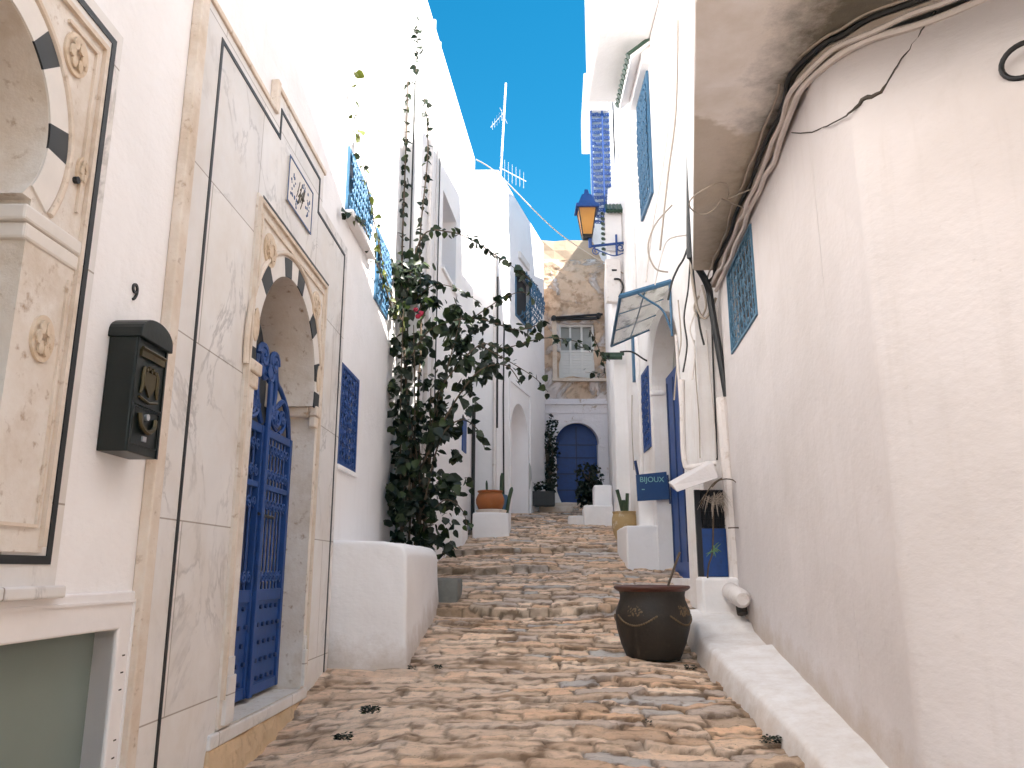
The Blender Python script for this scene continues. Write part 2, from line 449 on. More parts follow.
def fbm(x, y, seed=0):
    """cheap smooth value noise on numpy arrays"""
    def vn(x, y, s):
        xi = np.floor(x).astype(int); yi = np.floor(y).astype(int); fx = x - xi; fy = y - yi
        fx = fx * fx * (3 - 2 * fx); fy = fy * fy * (3 - 2 * fy)
        def h(a, b):
            n = (a * 374761393 + b * 668265263 + s * 144269) & 0x7fffffff
            n = ((n ^ (n >> 13)) * 1274126177) & 0x7fffffff
            return ((n ^ (n >> 16)) & 0xffff) / 65535.0
        return (h(xi, yi) * (1 - fx) + h(xi + 1, yi) * fx) * (1 - fy) + (h(xi, yi + 1) * (1 - fx) + h(xi + 1, yi + 1) * fx) * fy
    return vn(x, y, seed) * .6 + vn(x * 2.1 + 5, y * 2.1 + 9, seed + 1) * .3 + vn(x * 4.3, y * 4.3, seed + 2) * .1

def build_street():
    xs = np.arange(-2.1, 2.75, .0175)
    ys = np.concatenate([np.arange(-1.0, 3.2, .08), np.arange(3.2, 9.5, .0165), np.arange(9.5, 19.9, .03)])
    X, Y = np.meshgrid(xs, ys)
    base = np.interp(Y, GY, GZ)
    base = base + .035 * (fbm(X * .9, Y * .9, 3) - .5) * 2
    # shallow steps: the slope between risers is eased so each riser stands proud
    for y0, h in risers:
        yr = y0 + .28 * (fbm(X * 1.3, X * 0 + y0, 11) - .5) * 2
        tt = np.clip((Y - yr) / .05 + .5, 0, 1); tt = tt * tt * (3 - 2 * tt)
        fade = np.clip(.25 + .95 * (fbm(X * .8 + 3, X * 0 + y0 * 2, 21)) - .25 * X * (y0 > 11), 0, 1)
        saw = np.where(Y < yr, -np.exp(-np.clip(yr - Y, 0, None) / .9), 0) * .5 + np.where(Y >= yr, np.exp(-np.clip(Y - yr, 0, None) / .9), 0) * .5
        saw2 = np.exp(-np.abs(Y - yr) / .9) * (tt - .5)
        base = base + h * fade * saw2
    # stones laid in uneven courses across the street
    wob = .16 * (fbm(X * .8, Y * .8, 31) - .5) * 2 + .055 * (fbm(X * 2.6, Y * 2.6, 41) - .5) * 2 + .014 * (fbm(X * 9, Y * 9, 43) - .5) * 2
    V = Y + wob + .06 * X
    edges = [-2.0]
    r2 = np.random.default_rng(5)
    while edges[-1] < 21.5: edges.append(edges[-1] + (r2.uniform(.085, .14) if r2.random() < .55 else r2.uniform(.14, .21)))
    edges = np.array(edges)
    row = np.clip(np.searchsorted(edges, V) - 1, 0, len(edges) - 2)
    dv = np.minimum(V - edges[row], edges[row + 1] - V)
    nr = len(edges)
    U = X + .05 * (fbm(X * 4, Y * 4, 51) - .5) * 2 + .012 * (fbm(X * 12, Y * 12, 53) - .5) * 2
    sid = np.zeros_like(row); du = np.zeros_like(U); off = 0
    hrow = np.zeros_like(U)
    for r in range(nr - 1):
        mk = row == r
        if not mk.any(): continue
        e = [-2.8]
        while e[-1] < 3.4: e.append(e[-1] + (r2.uniform(.13, .30) if r2.random() < .5 else r2.uniform(.30, .62)))
        e = np.array(e); u = U[mk]; k = np.clip(np.searchsorted(e, u) - 1, 0, len(e) - 2)
        du[mk] = np.minimum(u - e[k], e[k + 1] - u); sid[mk] = off + k; off += len(e)
    d = np.minimum(du, dv * 1.1)
    d = d + .010 * (fbm(X * 38, Y * 38, 62) - .5) + .011 * (fbm(X * 16, Y * 16, 61) - .5) * 2
    worn = np.clip((fbm(X * .55 + 9, Y * .45, 71) - .36) * 5 + np.clip(-.2 - X, -1, 1) * 1.4, 0, 1)   # mortared, worn strip on the left
    worn = worn * np.clip((10.5 - Y) / 3, .25, 1)
    prof = np.clip((d + .002) / .017, 0, 1); prof = prof * (2 - prof)
    rnd = r2.uniform(-1, 1, off + 5); rnd2 = r2.uniform(-1, 1, off + 5); tone = r2.random(off + 5); tone2 = r2.random(off + 5)
    z = base + (prof - 1) * (.034 * (1 - .55 * worn)) + rnd[sid] * .016 * (1 - .5 * worn) * prof + rnd2[sid] * du * .05 * (1 - worn) * prof
    z = z + .010 * (fbm(X * 6, Y * 7, 81) - .5) * 2 + .010 * (fbm(X * 17, Y * 24, 91) - .5) * 2
    # the paving sweeps up against the sill plinth on the left
    wl = -1.8 + .03 * Y
    sweep = np.clip(1 - (X - wl) / 1.0, 0, 1) * np.clip((Y - 3.4) / .8, 0, 1) * np.clip((7.0 - Y) / 1.2, 0, 1)
    z = z - sweep * .13
    # beyond the paved part: smooth landing
    pal = np.array([(.75, .56, .41), (.65, .45, .31), (.80, .63, .49), (.60, .45, .335), (.75, .58, .45), (.58, .48, .41), (.74, .50, .33)])
    blue = np.array([(.40, .375, .36), (.47, .445, .425)])
    t = tone[sid]; ci = (t * len(pal)).astype(int) % len(pal)
    col = pal[ci]
    isb = (tone2[sid] > .89) & (X > -.05)
    col = np.where(isb[..., None], blue[(t * 2).astype(int) % 2], col)
    col = col * (0.82 + .36 * tone2[sid])[..., None]
    sandy = np.array((.76, .59, .455))
    col = col * (1 - .50 * worn[..., None]) + sandy * .50 * worn[..., None]
    jd = np.clip(1.35 - d / .013, 0, 1) * (1 - np.clip(worn * (.05 + 1.0 * fbm(X * 2.2, Y * 2.2, 77)), 0, .9))
    col = col * (1 - .80 * jd[..., None]) + np.array((.075, .045, .024)) * .80 * jd[..., None]
    # brown grit caught between and on the stones
    gr = np.clip((fbm(X * 3.1 + 4, Y * 5.2, 101) - .50) * 5, 0, 1) * np.clip(1.3 - d / .06, .15, 1)
    col = col * (1 - .60 * gr[..., None]) + np.array((.20, .115, .060)) * .60 * gr[..., None]
    gr = np.clip((fbm(X * 8.3, Y * 13.0, 111) - .56) * 7, 0, 1) * np.clip(1.5 - d / .045, .05, 1)
    col = col * (1 - .70 * gr[..., None]) + np.array((.12, .07, .038)) * .70 * gr[..., None]
    # uneven dark brown band along the risers
    for y0, h in risers:
        yr = y0 + .28 * (fbm(X * 1.3, X * 0 + y0, 11) - .5) * 2
        fade = np.clip(.25 + .95 * (fbm(X * .8 + 3, X * 0 + y0 * 2, 21)) - .25 * X * (y0 > 11), 0, 1)
        mm = np.exp(-((Y - yr) / .055) ** 2) * np.clip(fade * 1.6 - .75 + .8 * (fbm(X * 5, Y * 5, 15) - .4), 0, 1)
        col = col * (1 - .85 * mm[..., None]) + np.array((.06, .047, .025)) * .85 * mm[..., None]
    # dirt gathered along the foot of the right ledge
    le = np.exp(-np.clip((1.50 + .02 * Y) - X, 0, 9) / .05) * (Y < 8.6) * np.clip(2.2 * fbm(X * 9, Y * 9, 17) - .5, 0, 1)
    col = col * (1 - .8 * le[..., None]) + np.array((.07, .052, .028)) * .8 * le[..., None]
    ny, nx = X.shape
    co = np.stack([X, Y, z], -1).reshape(-1, 3).astype(np.float32)
    i = np.arange(ny * nx).reshape(ny, nx)
    q = np.stack([i[:-1, :-1], i[:-1, 1:], i[1:, 1:], i[1:, :-1]], -1).reshape(-1, 4)
    me = bpy.data.meshes.new('street_paving')
    me.vertices.add(len(co)); me.vertices.foreach_set('co', co.ravel())
    me.loops.add(q.size); me.loops.foreach_set('vertex_index', q.ravel().astype(np.int32))
    me.polygons.add(len(q)); me.polygons.foreach_set('loop_start', (np.arange(len(q)) * 4).astype(np.int32))
    me.polygons.foreach_set('use_smooth', np.ones(len(q), bool))
    me.update(calc_edges=True)
    ca = me.color_attributes.new('stone', 'FLOAT_COLOR', 'POINT')
    cc = np.ones((len(co), 4), np.float32); cc[:, :3] = np.clip(col.reshape(-1, 3), 0, 1); ca.data.foreach_set('color', cc.ravel())
    me.materials.append(M['street'])
    o = bpy.data.objects.new('street_paving', me); S.collection.objects.link(o)
    return tag(o, 'worn cobbled street of tan stones climbing between the houses', 'street', kind='structure')
build_street()
# the hillside the town stands on
g = MB(); xs_ = [-400, -60, -3, 3, 60, 400]; ys_ = [-400, -30, 0, 3, 4.7, 7.15, 9.3, 11.5, 14.5, 19.5, 40, 90, 600]
def GG(y): return G(y) - .45 if -30 <= y <= 90 else (-2.1 if y < 0 else 7.9)
g.add([(x, y, GG(y)) for y in ys_ for x in xs_], [(j * 6 + i, j * 6 + i + 1, (j + 1) * 6 + i + 1, (j + 1) * 6 + i) for j in range(len(ys_) - 1) for i in range(5)])
tag(g.build('ground', M['earth']), 'dry hillside ground under the houses and street', 'ground', kind='structure')

# ------------------------------------------------------------------ wall frames
FA = Fr((-1.8, 0), (-1.5, 10.0), (1, 0))                 # left house street wall
FR = Fr((1.434, 0), (2.284, 8.5), (-1, 0))               # right house lower wall
FB = Fr((-1.242, 10.0), (-.7484, 14.7), (1, 0))            # second left house
FC = Fr((-.285, 14.9), (.78, 18.7), (1, 0))              # third left house
FE = Fr((0, 19.5), (3, 19.5), (0, -1), 'x')              # end house
F2 = Fr((2.02, 8.45), (2.03, 13.8), (-1, 0))             # second right house
F2r = Fr((2.02, 8.45), (3.0, 8.45), (0, -1), 'x')
F3 = Fr((1.80, 13.8), (2.35, 19.4), (-1, 0))
F3r = Fr((1.80, 13.8), (2.6, 13.8), (0, -1), 'x')
FN = Fr((1.846, 3.79), (2.25, 3.33), (0, -1), 'x')         # near right wall past the bend

# ------------------------------------------------------------------ grille helper
def window_grille(parent, fr, u0, u1, z0, z1, d, cols, mat, back, name='window', bulge=0.0, r=.007, rows=3, curls=True, frame=.03, deep=.12):
    """a wrought iron window: frame, dark pane behind, bars with scrolls"""
    w = MB()
    strip(w, fr, [(u0, z0), (u1, z0), (u1, z1), (u0, z1)], frame, d - .015, d + .02, True)
    win = w.build(name, mat, parent)
    p = MB(); p.box(fr, u0 + .005, u1 - .005, z0 + .005, z1 - .005, -deep, -deep + .02); p.build('pane', back, win)
    b = MB(); H = z1 - z0; Wd = u1 - u0
    def D(z): return d + .005 + bulge * math.sin(math.pi * max(0, min(1, (z - z0) / H))) ** .6 if bulge else d + .005
    for i in range(1, cols):
        u = u0 + Wd * i / cols
        b.tube([fr.P(u, z0 + H * k / 8, D(z0 + H * k / 8)) for k in range(9)], r, 4)
    for j in range(1, rows + 1):
        z = z0 + H * j / (rows + 1)
        b.tube([fr.P(u0 + .01, z, D(z))] + [fr.P(u1 - .01, z, D(z))], r, 4)
    if curls:
        cw = Wd / cols; ch = H / (rows + 1)
        for i in range(cols):
            for j in range(rows + 1):
                cu = u0 + cw * (i + .5); cz = z0 + ch * (j + .5); rr = min(cw, ch * .5) * .46
                for sg in (1, -1):
                    zc = cz + sg * rr * 1.05
                    b.tube(spiral(fr, cu, zc, rr, math.pi / 2 * -sg, 1.35, D(zc) + .004, 12, 1 if (i + j) % 2 else -1), r * .8, 4)
    b.build('bars', mat, win, smooth=True)
    return win

# ================================================================== LEFT HOUSE (marble doorway)
A = thing('white_house', (-1.9, 5, G(5)), 'near white house on the left with the marble doorway and blue iron gate', 'house', 'houses along the street')
w = MB()
cx0, cx1, ct = 4.70, 6.37, 3.95
holes = [[(cx0, .74), (cx1, .74), (cx1, ct), (cx0, ct)],
         rect(1.62, 2.68, 1.72, 3.55), rect(2.40, 3.56, .30, 1.355), rect(7.20, 7.93, 2.54, 3.48), rect(7.02, 8.06, 4.93, 5.60), rect(8.47, 9.25, 4.55, 5.40)]
w.plate(FA, rect(-14, 10.0, -2.5, 10.4), holes, -.62, 0)
w.build('wall', M['plaster'], A)
w = MB(); w.prism([(-2.9, -14), (-2.2, 9.95), (-9, 9.95), (-9, -14)], -2.5, 10.2); w.build('back_rooms', M['plaster'], A)

# --- marble doorway
dw = MB()
outer = [(3.76, .42), (4.70, .42), (4.70, 3.95), (6.37, 3.95), (6.37, .42), (7.10, .42), (7.10, 4.56), (6.17, 4.56), (6.17, 4.85), (4.94, 4.85), (4.94, 4.65), (3.76, 4.65)]
dw.plate(FA, outer, (), .0, .03)
door = dw.build('marble_doorway', M['marble'], A)
b = MB(); strip(b, FA, [(4.0, .42), (4.0, 4.54), (5.045, 4.54), (5.045, 4.745), (6.06, 4.745), (6.06, 4.455), (6.99, 4.455), (6.99, .42)], .028, .0305, .0345)
b.build('black_inlay', M['black_stone'], door)
b = MB(); b.box(FA, 3.67, 3.76, .42, 4.69, 0, .055); b.box(FA, 4.88, 4.94, 4.65, 4.89, 0, .055); b.box(FA, 3.76, 4.88, 4.65, 4.69, 0, .045); b.box(FA, 4.94, 6.20, 4.85, 4.89, 0, .045)
b.build('moulding', M['tan_edge'], door, bevel=.008)
# carved inner frame with a horseshoe arch
CU, CZ, CR = 5.51, 2.965, .675
op = arch(4.87, 6.28, .74, 2.86, CU, CZ, CR)
b = MB(); b.plate(FA, rect(cx0, cx1, .745, ct), [op], -.34, .045); carved = b.build('carved_frame', M['sandstone'], door, smooth=True)
BL = [(-9, 1), (8, 19), (37, 50), (72, 84), (96, 108), (132, 146), (163, 174), (181, 190)]
b = MB(); vb = MB()
for a0, a1 in BL: b.mark().plate(FA, ringseg(CU, CZ, CR + .001, CR + .135, math.radians(a0), math.radians(a1)), (), .04, .053)
for (p0_, p1_), (q0_, q1_) in zip(BL[:-1], BL[1:]): vb.mark().plate(FA, ringseg(CU, CZ, CR + .001, CR + .135, math.radians(p1_ + .15), math.radians(q0_ - .15), 10), (), .04, .051)
b.build_each('black_voussoir', M['black_stone'], door); vb.build_each('white_voussoir', M['white_stone'], door)
b = MB(); b.tube([FA.P(CU + (CR + .165) * math.cos(a), CZ + (CR + .165) * math.sin(a), .05) for a in [math.radians(-10 + 200 * k / 40) for k in range(41)]], .018, 8)
strip(b, FA, [(4.78, 3.35), (4.78, 3.83), (6.30, 3.83), (6.30, 3.35)], .02, .045, .058)
strip(b, FA, [(4.715, .9), (4.715, 3.91), (6.355, 3.91), (6.355, .9)], .026, .045, .066)
b.build('arch_moulding', M['tan_edge'], door, smooth=True)
b = MB(); strip(b, FA, [(4.715, 3.93), (6.36, 3.93)], .014, .067, .071); b.build('black_edge', M['black_stone'], door)
b = MB()
for (u, z, rr) in ((4.96, 3.66, .115), (6.09, 3.66, .115)):
    b.mark().disc(FA, u, z, rr, .045, .056); b.disc(FA, u, z, rr * .72, .056, .064)
    for k in range(8):
        a = k * math.pi / 4; b.disc(FA, u + rr * .5 * math.cos(a), z + rr * .5 * math.sin(a), rr * .2, .064, .072, 8)
for (u, z) in ((4.80, 3.1), (6.27, 3.1)):
    b.mark().disc(FA, u, z, .05, .045, .058, 12, .11)
b.build_each('rosette', M['carved'], door)
b = MB()
for u0, u1 in ((4.73, 4.93), (6.22, 6.345)):                          # capitals
    b.mark().plate(FA, rect(u0, u1, 2.79, 2.87), (), .0, .07); b.plate(FA, rect(u0 + .015, u1 - .02, 2.70, 2.79), (), .0, .058)
b.mark().box(FA, 6.21, 6.285, 2.78, 2.86, -.335, .0); b.mark().box(FA, 4.865, 4.94, 2.78, 2.86, -.335, .0)
b.build_each('capital', M['tan_edge'], door, bevel=.012)
b = MB()
for u0, u1 in ((4.74, 4.868), (6.283, 6.345)):
    b.mark().box(FA, u0, u1, .76, 1.02, .04, .07); b.box(FA, u0 + .015, u1 - .012, 1.02, 1.12, .04, .06)
b.build_each('pilaster_base', M['marble'], door, bevel=.006)
b = MB(); b.box(FA, 4.60, 6.45, .655, .735, -.34, .05); b.build('sill', M['marble'], door, bevel=.012)
b = MB(); b.add([FA.P(4.5, .2, -.02), FA.P(6.75, .3, -.02), FA.P(6.55, .653, -.02), FA.P(4.62, .653, -.02), FA.P(4.45, .2, .17), FA.P(6.8, .3, .10), FA.P(6.5, .651, .035), FA.P(4.6, .651, .035)], [(0, 1, 2, 3), (4, 5, 6, 7), (0, 1, 5, 4), (1, 2, 6, 5), (2, 3, 7, 6), (3, 0, 4, 7)])
b.build('sill_plinth', M['sandy'], door, bevel=.01, cut=.09, rough=.02, rs=6)
b = MB(); b.box(FA, 4.7, 6.37, .74, 3.95, -.62, -.34); b.build('recess_back', M['recess_shade'], door)
b = MB(); b.box(FA, 4.90, 6.24, .76, 2.55, -.339, -.30); b.build('inner_door', M['blue_dark'], door)
# tile plaque over the door
tp = MB(); tp.box(FA, 5.25, 5.85, 4.17, 4.515, .03, .042); tile = tp.build('tile_plaque', M['white_stone'], door)
tl = MB(); strip(tl, FA, [(5.25, 4.17), (5.85, 4.17), (5.85, 4.515), (5.25, 4.515)], .012, .042, .046, True)
rr_ = random.Random(3)
for cu, cz in ((5.36, 4.37), (5.73, 4.31), (5.36, 4.28), (5.74, 4.40), (5.62, 4.45), (5.48, 4.23)):
    for k in range(7):
        a = rr_.uniform(0, 6.28); rd = rr_.uniform(.015, .055)
        tl.disc(FA, cu + rd * math.cos(a), cz + rd * math.sin(a), rr_.uniform(.007, .015), .042, .0435 + .0002 * k, 8)
door_tile = tl
tl.build('flower_pattern', M['blue_sign'], door)
tl = MB()
for k in range(9):
    u = 5.47 + .018 * k; zc = 4.34 + .05 * math.sin(k * 1.9)
    strip(tl, FA, [(u - .02, zc - .05), (u + .006, zc - .005), (u + .024, zc + .05)], .010, .042, .0440 + .0002 * k)
    tl.disc(FA, u + .01, zc + rr_.uniform(-.08, .08), .009, .042, .0465 + .0002 * k, 8)
tl.build('calligraphy', M['brass'], door)

# --- blue iron gate
gt = MB(); GD = -.15
ZB, ZP, ZT = .775, 1.44, 2.60
def gleaf(mb, u0, u1):
    for a, c in ((u0, u0 + .05), (u1 - .05, u1)): mb.box(FA, a, c, ZB, ZT, GD - .02, GD + .025)
    for a, c in ((ZB, ZB + .07), (ZP - .05, ZP + .03), (2.16, 2.20), (ZT - .06, ZT)): mb.box(FA, u0 + .05, u1 - .05, a, c, GD - .018, GD + .02)
lb = MB(); gleaf(lb, 4.885, 5.62); gleaf(lb, 5.64, 6.275)
lb.box(FA, 5.60, 5.66, ZB, 2.92, GD + .026, GD + .05)
gate = lb.build('gate', M['blue'], A, bevel=.004)
pn = MB()
for u0, u1 in ((4.935, 5.57), (5.69, 6.225)): pn.mark().box(FA, u0, u1, ZB + .07, ZP - .05, GD - .01, GD + .005)
pn.build_each('lower_panel', M['blue'], gate)
st = MB()
for u0, u1 in ((4.935, 5.57), (5.69, 6.225)):
    for i in range(5):
        for j in range(5):
            u = u0 + (u1 - u0) * (i + .5) / 5 + (.03 if j % 2 else -.03); z = ZB + .10 + (ZP - ZB - .19) * j / 4
            st.mark().disc(FA, u, z, .016, GD + .005, GD + .022, 8)
st.build_each('stud', M['blue_dark'], gate)
br = MB()
for u0, u1 in ((4.935, 5.57), (5.69, 6.225)):
    for i in range(1, 7):
        u = u0 + (u1 - u0) * i / 7; br.tube([FA.P(u, ZP, GD), FA.P(u, ZT - .05, GD)], .009, 6)
    for i in range(7):
        u = u0 + (u1 - u0) * (i + .5) / 7
        for zc, sg in ((2.27, 1), (2.46, -1), (1.55, 1), (2.06, -1)):
            br.tube(spiral(FA, u, zc, .042, math.pi / 2 * sg, 1.3, GD + .012, 12, sg), .0075, 5)
br.build('bars', M['blue'], gate, smooth=True)
sc = MB()
def scroll(pts, r0, end_r, sg, sa, d=GD + .005):
    P = smooth_pts([FA.P(u, z, d) for u, z in pts], 6)
    sc.tube(P, r0, 6)
    u, z = pts[-1]
    sc.tube(spiral(FA, u - end_r * math.cos(sa), z - end_r * math.sin(sa), end_r, sa, 1.5, d, 18, sg), r0 * .95, 6)
for s_, cu in ((-1, 5.63), (1, 5.63)):
    scroll([(cu + s_ * .06, 2.62), (cu + s_ * .16, 2.74), (cu + s_ * .20, 2.92), (cu + s_ * .10, 3.08)], .020, .085, -s_ , math.pi / 2 - s_ * .6)
    scroll([(cu + s_ * .60, 2.60), (cu + s_ * .52, 2.76), (cu + s_ * .40, 2.86), (cu + s_ * .28, 2.80)], .019, .085, s_, math.pi / 2)
    scroll([(cu + s_ * .34, 2.60), (cu + s_ * .44, 2.66), (cu + s_ * .46, 2.74)], .017, .06, -s_, 0 if s_ > 0 else math.pi)
    scroll([(cu + s_ * .28, 2.62), (cu + s_ * .17, 2.66), (cu + s_ * .12, 2.74)], .017, .055, s_, math.pi if s_ > 0 else 0)
    sc.tube(smooth_pts([FA.P(cu + s_ * .62, 2.58, GD), FA.P(cu + s_ * .58, 2.72, GD), FA.P(cu + s_ * .50, 2.84, GD), FA.P(cu + s_ * .36, 2.93, GD), FA.P(cu + s_ * .24, 2.98, GD), FA.P(cu + s_ * .2, 3.08, GD)], 5), .018, 6)
    sc.tube(spiral(FA, cu + s_ * .12, 3.09, .09, 0 if s_ > 0 else math.pi, 1.5, GD + .01, 18, s_), .022, 6)
sc.disc(FA, 5.63, 3.0, .05, GD - .01, GD + .03, 14)
sc.build('scrollwork', M['blue'], gate, smooth=True)
h = MB(); h.tube([FA.P(5.58, 1.98, GD + .03), FA.P(5.90, 1.97, GD + .03)], .012, 6); h.build('bolt', M['black_metal'], gate)

# --- marble niche window nearest the viewer
nb = MB()
NU, NZ = 2.24, 3.10
nop = arch(1.90, 2.575, 1.72, 2.86, NU, NZ, .372)
nb.plate(FA, rect(1.45, 3.03, 1.545, 3.84), [rect(1.62, 2.68, 1.72, 3.55)], 0, .03)
niche = nb.build('marble_niche', M['marble'], A)
b = MB(); b.plate(FA, rect(1.60, 2.90, 1.66, 3.70), [nop], -.16, .045); b.build('carved_frame', M['sandstone'], niche, smooth=True)
b = MB(); strip(b, FA, [(1.50, 1.635), (2.965, 1.635), (2.965, 3.77), (1.50, 3.77)], .03, .0305, .035, True); b.build('black_inlay', M['black_stone'], niche)
b = MB(); vb = MB()
for k in range(11):
    a0 = math.radians(-28) + math.radians(236) * k / 11; a1 = math.radians(-28) + math.radians(236) * (k + 1) / 11
    (b if k % 2 == 1 else vb).mark().plate(FA, ringseg(NU, NZ, .374, .485, a0 + (.06 if k % 2 else -.06), a1 - (.06 if k % 2 else -.06)), (), .04, .053)
b.build_each('black_voussoir', M['black_stone'], niche); vb.build_each('white_voussoir', M['white_stone'], niche)
b = MB(); b.tube([FA.P(NU + .505 * math.cos(a), NZ + .505 * math.sin(a), .05) for a in [math.radians(-30 + 240 * k / 40) for k in range(41)]], .014, 8)
strip(b, FA, [(2.63, 3.62), (2.83, 3.62), (2.83, 2.93)], .014, .045, .058)
strip(b, FA, [(2.885, 1.68), (2.885, 3.68), (1.62, 3.68)], .022, .045, .062)
strip(b, FA, [(2.84, 2.66), (2.84, 1.75), (2.62, 1.75)], .012, .045, .055)
b.build('moulding', M['tan_edge'], niche, smooth=True)
b = MB(); b.box(FA, 2.535, 2.90, 2.77, 2.83, -.14, .060); b.box(FA, 2.555, 2.885, 2.71, 2.77, -.14, .054); b.build('impost', M['white_stone'], niche, bevel=.01)
b = MB()
for (u, z, ru, rz) in ((2.73, 2.40, .065, .085), (2.70, 3.52, .075, .085), (2.83, 3.10, .035, .06)):
    b.mark().disc(FA, u, z, ru, .045, .056, 24, rz); b.disc(FA, u, z, ru * .8, .056, .05, 24, rz * .8)
    for k in range(6):
        a = k * math.pi / 3; b.disc(FA, u + ru * .5 * math.cos(a), z + rz * .5 * math.sin(a), ru * .22, .05, .064, 8, rz * .3)
b.build_each('rosette', M['carved'], niche)
b = MB(); b.disc(FA, 2.80, 3.05, .014, .045, .062, 10); b.build('hook', M['black_metal'], niche)
b = MB(); b.box(FA, 1.62, 2.68, 1.72, 3.55, -.30, -.162); b.build('recess_back', M['recess'], niche)
b = MB(); b.box(FA, 1.43, 3.06, 1.50, 1.545, 0, .06); b.build('sill', M['marble'], niche, bevel=.008)
# --- green glass basement window
bb = MB(); bb.plate(FA, rect(2.0, 3.71, .05, 1.51), [rect(2.40, 3.56, .30, 1.355)], -.10, .018)
bas = bb.build('basement_window', M['frame_white'], A, bevel=.008)
b = MB(); strip(b, FA, [(2.2, .05), (3.665, .05), (3.665, 1.47), (2.2, 1.47)], .012, .018, .026, True)
b.build('frame_moulding', M['frame_white'], bas)
b = MB(); b.box(FA, 2.40, 3.56, .30, 1.355, -.10, -.085); b.build('pane', M['green_glass'], bas)
b = MB()
for z in (1.24, 1.17, 1.10, .90, .83): b.mark().box(FA, 3.61, 3.632, z, z + .006, .016, .0195)
b.build_each('screw_slot', M['crack'], bas)
# --- blue windows of the left house
window_grille(A, FA, 7.215, 7.915, 2.555, 3.465, -.01, 5, M['blue'], M['blue_dark'], rows=4, r=.008, frame=.035, deep=.10)
window_grille(A, FA, 7.04, 8.04, 4.95, 5.58, .0, 7, M['blue_light'], M['blue_light'], bulge=.05, rows=3, r=.010, frame=.04)
window_grille(A, FA, 8.49, 9.23, 4.57, 5.38, .0, 5, M['blue_light'], M['blue_light'], bulge=.05, rows=4, r=.010, frame=.04)
b = MB(); b.mark().box(FA, 7.17, 7.96, 2.49, 2.535, -.05, .03); b.mark().box(FA, 7.0, 8.1, 4.86, 4.93, -.05, .09); b.build_each('window_sill', M['plaster'], A, bevel=.008)

# --- bench
be = MB()
prof_b = []
y0, y1 = 7.15, 9.32
def bench_sec(y, zt):
    xw = -1.8 + .03 * y - .02; xo = -.907 + .035 * (y - 7.15); gz = G(y) - .15; r = .11
    pts = [(xw, gz), (xo + .02, gz), (xo, gz + .3), (xo - .015, zt - r - .05)]
    for k in range(1, 6):
        a = math.pi / 2 * k / 6; pts.append((xo - .015 - r + r * math.cos(a), zt - r - .05 + (r + .02) * math.sin(a)))
    pts += [(xo - r - .1, zt - .012), (xw, zt)]
    return [Vector((p[0], y, p[1])) for p in pts]
secs = [bench_sec(y0 + (y1 - y0) * k / 22, 1.858 + .02 * k / 22) for k in range(23)]
for k, dy in ((0, .05),):
    pass
n_ = len(secs[0]); vs = [v for s_ in secs for v in s_]; fs = []
for k in range(len(secs) - 1):
    for i in range(n_):
        a = k * n_ + i; c_ = k * n_ + (i + 1) % n_; fs.append((a, c_, c_ + n_, a + n_))
fs += [tuple(range(n_)), tuple((len(secs) - 1) * n_ + i for i in range(n_))]
be.add(vs, fs)
tag(be.build('masonry_bench', M['plaster_bench'], bevel=.03, seg=3, cut=.12, rough=.008, rs=2.5, smooth=True, sharp=50),
    'white plastered masonry bench against the left house wall', 'bench')

# --- mailbox
mbx = thing('mailbox', FA.P(3.38, 2.05, .06), 'dark green metal mailbox with brass crest on the left wall', 'mailbox')
U0, U1, Z0, Z1, DD = 3.245, 3.515, 2.075, 2.565, .125
b = MB(); b.box(FA, U0, U1, Z0, Z1, .002, DD); body = b.build('body', M['box_green'], mbx, bevel=.005)
b = MB(); UC = (U0 + U1) / 2
lid = [(U0 - .012, Z1 - .005)] + [(UC - (U1 - U0 + .024) / 2 * math.cos(math.pi * k / 16), Z1 + .012 + .085 * math.sin(math.pi * k / 16) ** .8) for k in range(17)] + [(U1 + .012, Z1 - .005)]
b.plate(FA, lid, (), .0, DD + .022); b.build('lid', M['box_green'], mbx, bevel=.004)
b = MB(); b.box(FA, U0 + .03, U1 - .03, 2.485, 2.515, DD, DD + .012); b.tube([FA.P(U0 + .03, 2.52, DD + .012), FA.P(U1 - .03, 2.52, DD + .012)], .008, 6); b.build('letter_flap', M['brass'], mbx)
b = MB()
b.plate(FA, [(UC - .045, 2.43), (UC + .045, 2.43), (UC + .045, 2.37), (UC, 2.325), (UC - .045, 2.37)], (), DD, DD + .008)
for k in range(5): b.disc(FA, UC - .036 + .018 * k, 2.44 + .01 * (k % 2), .009, DD, DD + .010, 8)
for s_ in (-1, 1):
    b.tube([FA.P(UC + s_ * .075, 2.33, DD + .004), FA.P(UC + s_ * .062, 2.37, DD + .006), FA.P(UC + s_ * .066, 2.42, DD + .006), FA.P(UC + s_ * .055, 2.45, DD + .004)], [.006, .011, .010, .005], 6)
b.tube([FA.P(UC - .08, 2.315, DD + .004), FA.P(UC, 2.300, DD + .006), FA.P(UC + .08, 2.315, DD + .004)], .007, 6)
b.build('crest', M['brass'], mbx, smooth=True)
b = MB(); strip(b, FA, [(U0 + .022, 2.115), (U1 - .022, 2.115), (U1 - .022, 2.27), (U0 + .022, 2.27)], .006, DD, DD + .006, True)
b.box(FA, U0 + .004, U1 - .004, 2.278, 2.286, DD, DD + .008)
b.box(FA, U0, U0 + .014, Z0, Z1, DD, DD + .007); b.box(FA, U1 - .014, U1, Z0, Z1, DD, DD + .007)
b.build('panel_trim', M['box_green'], mbx)
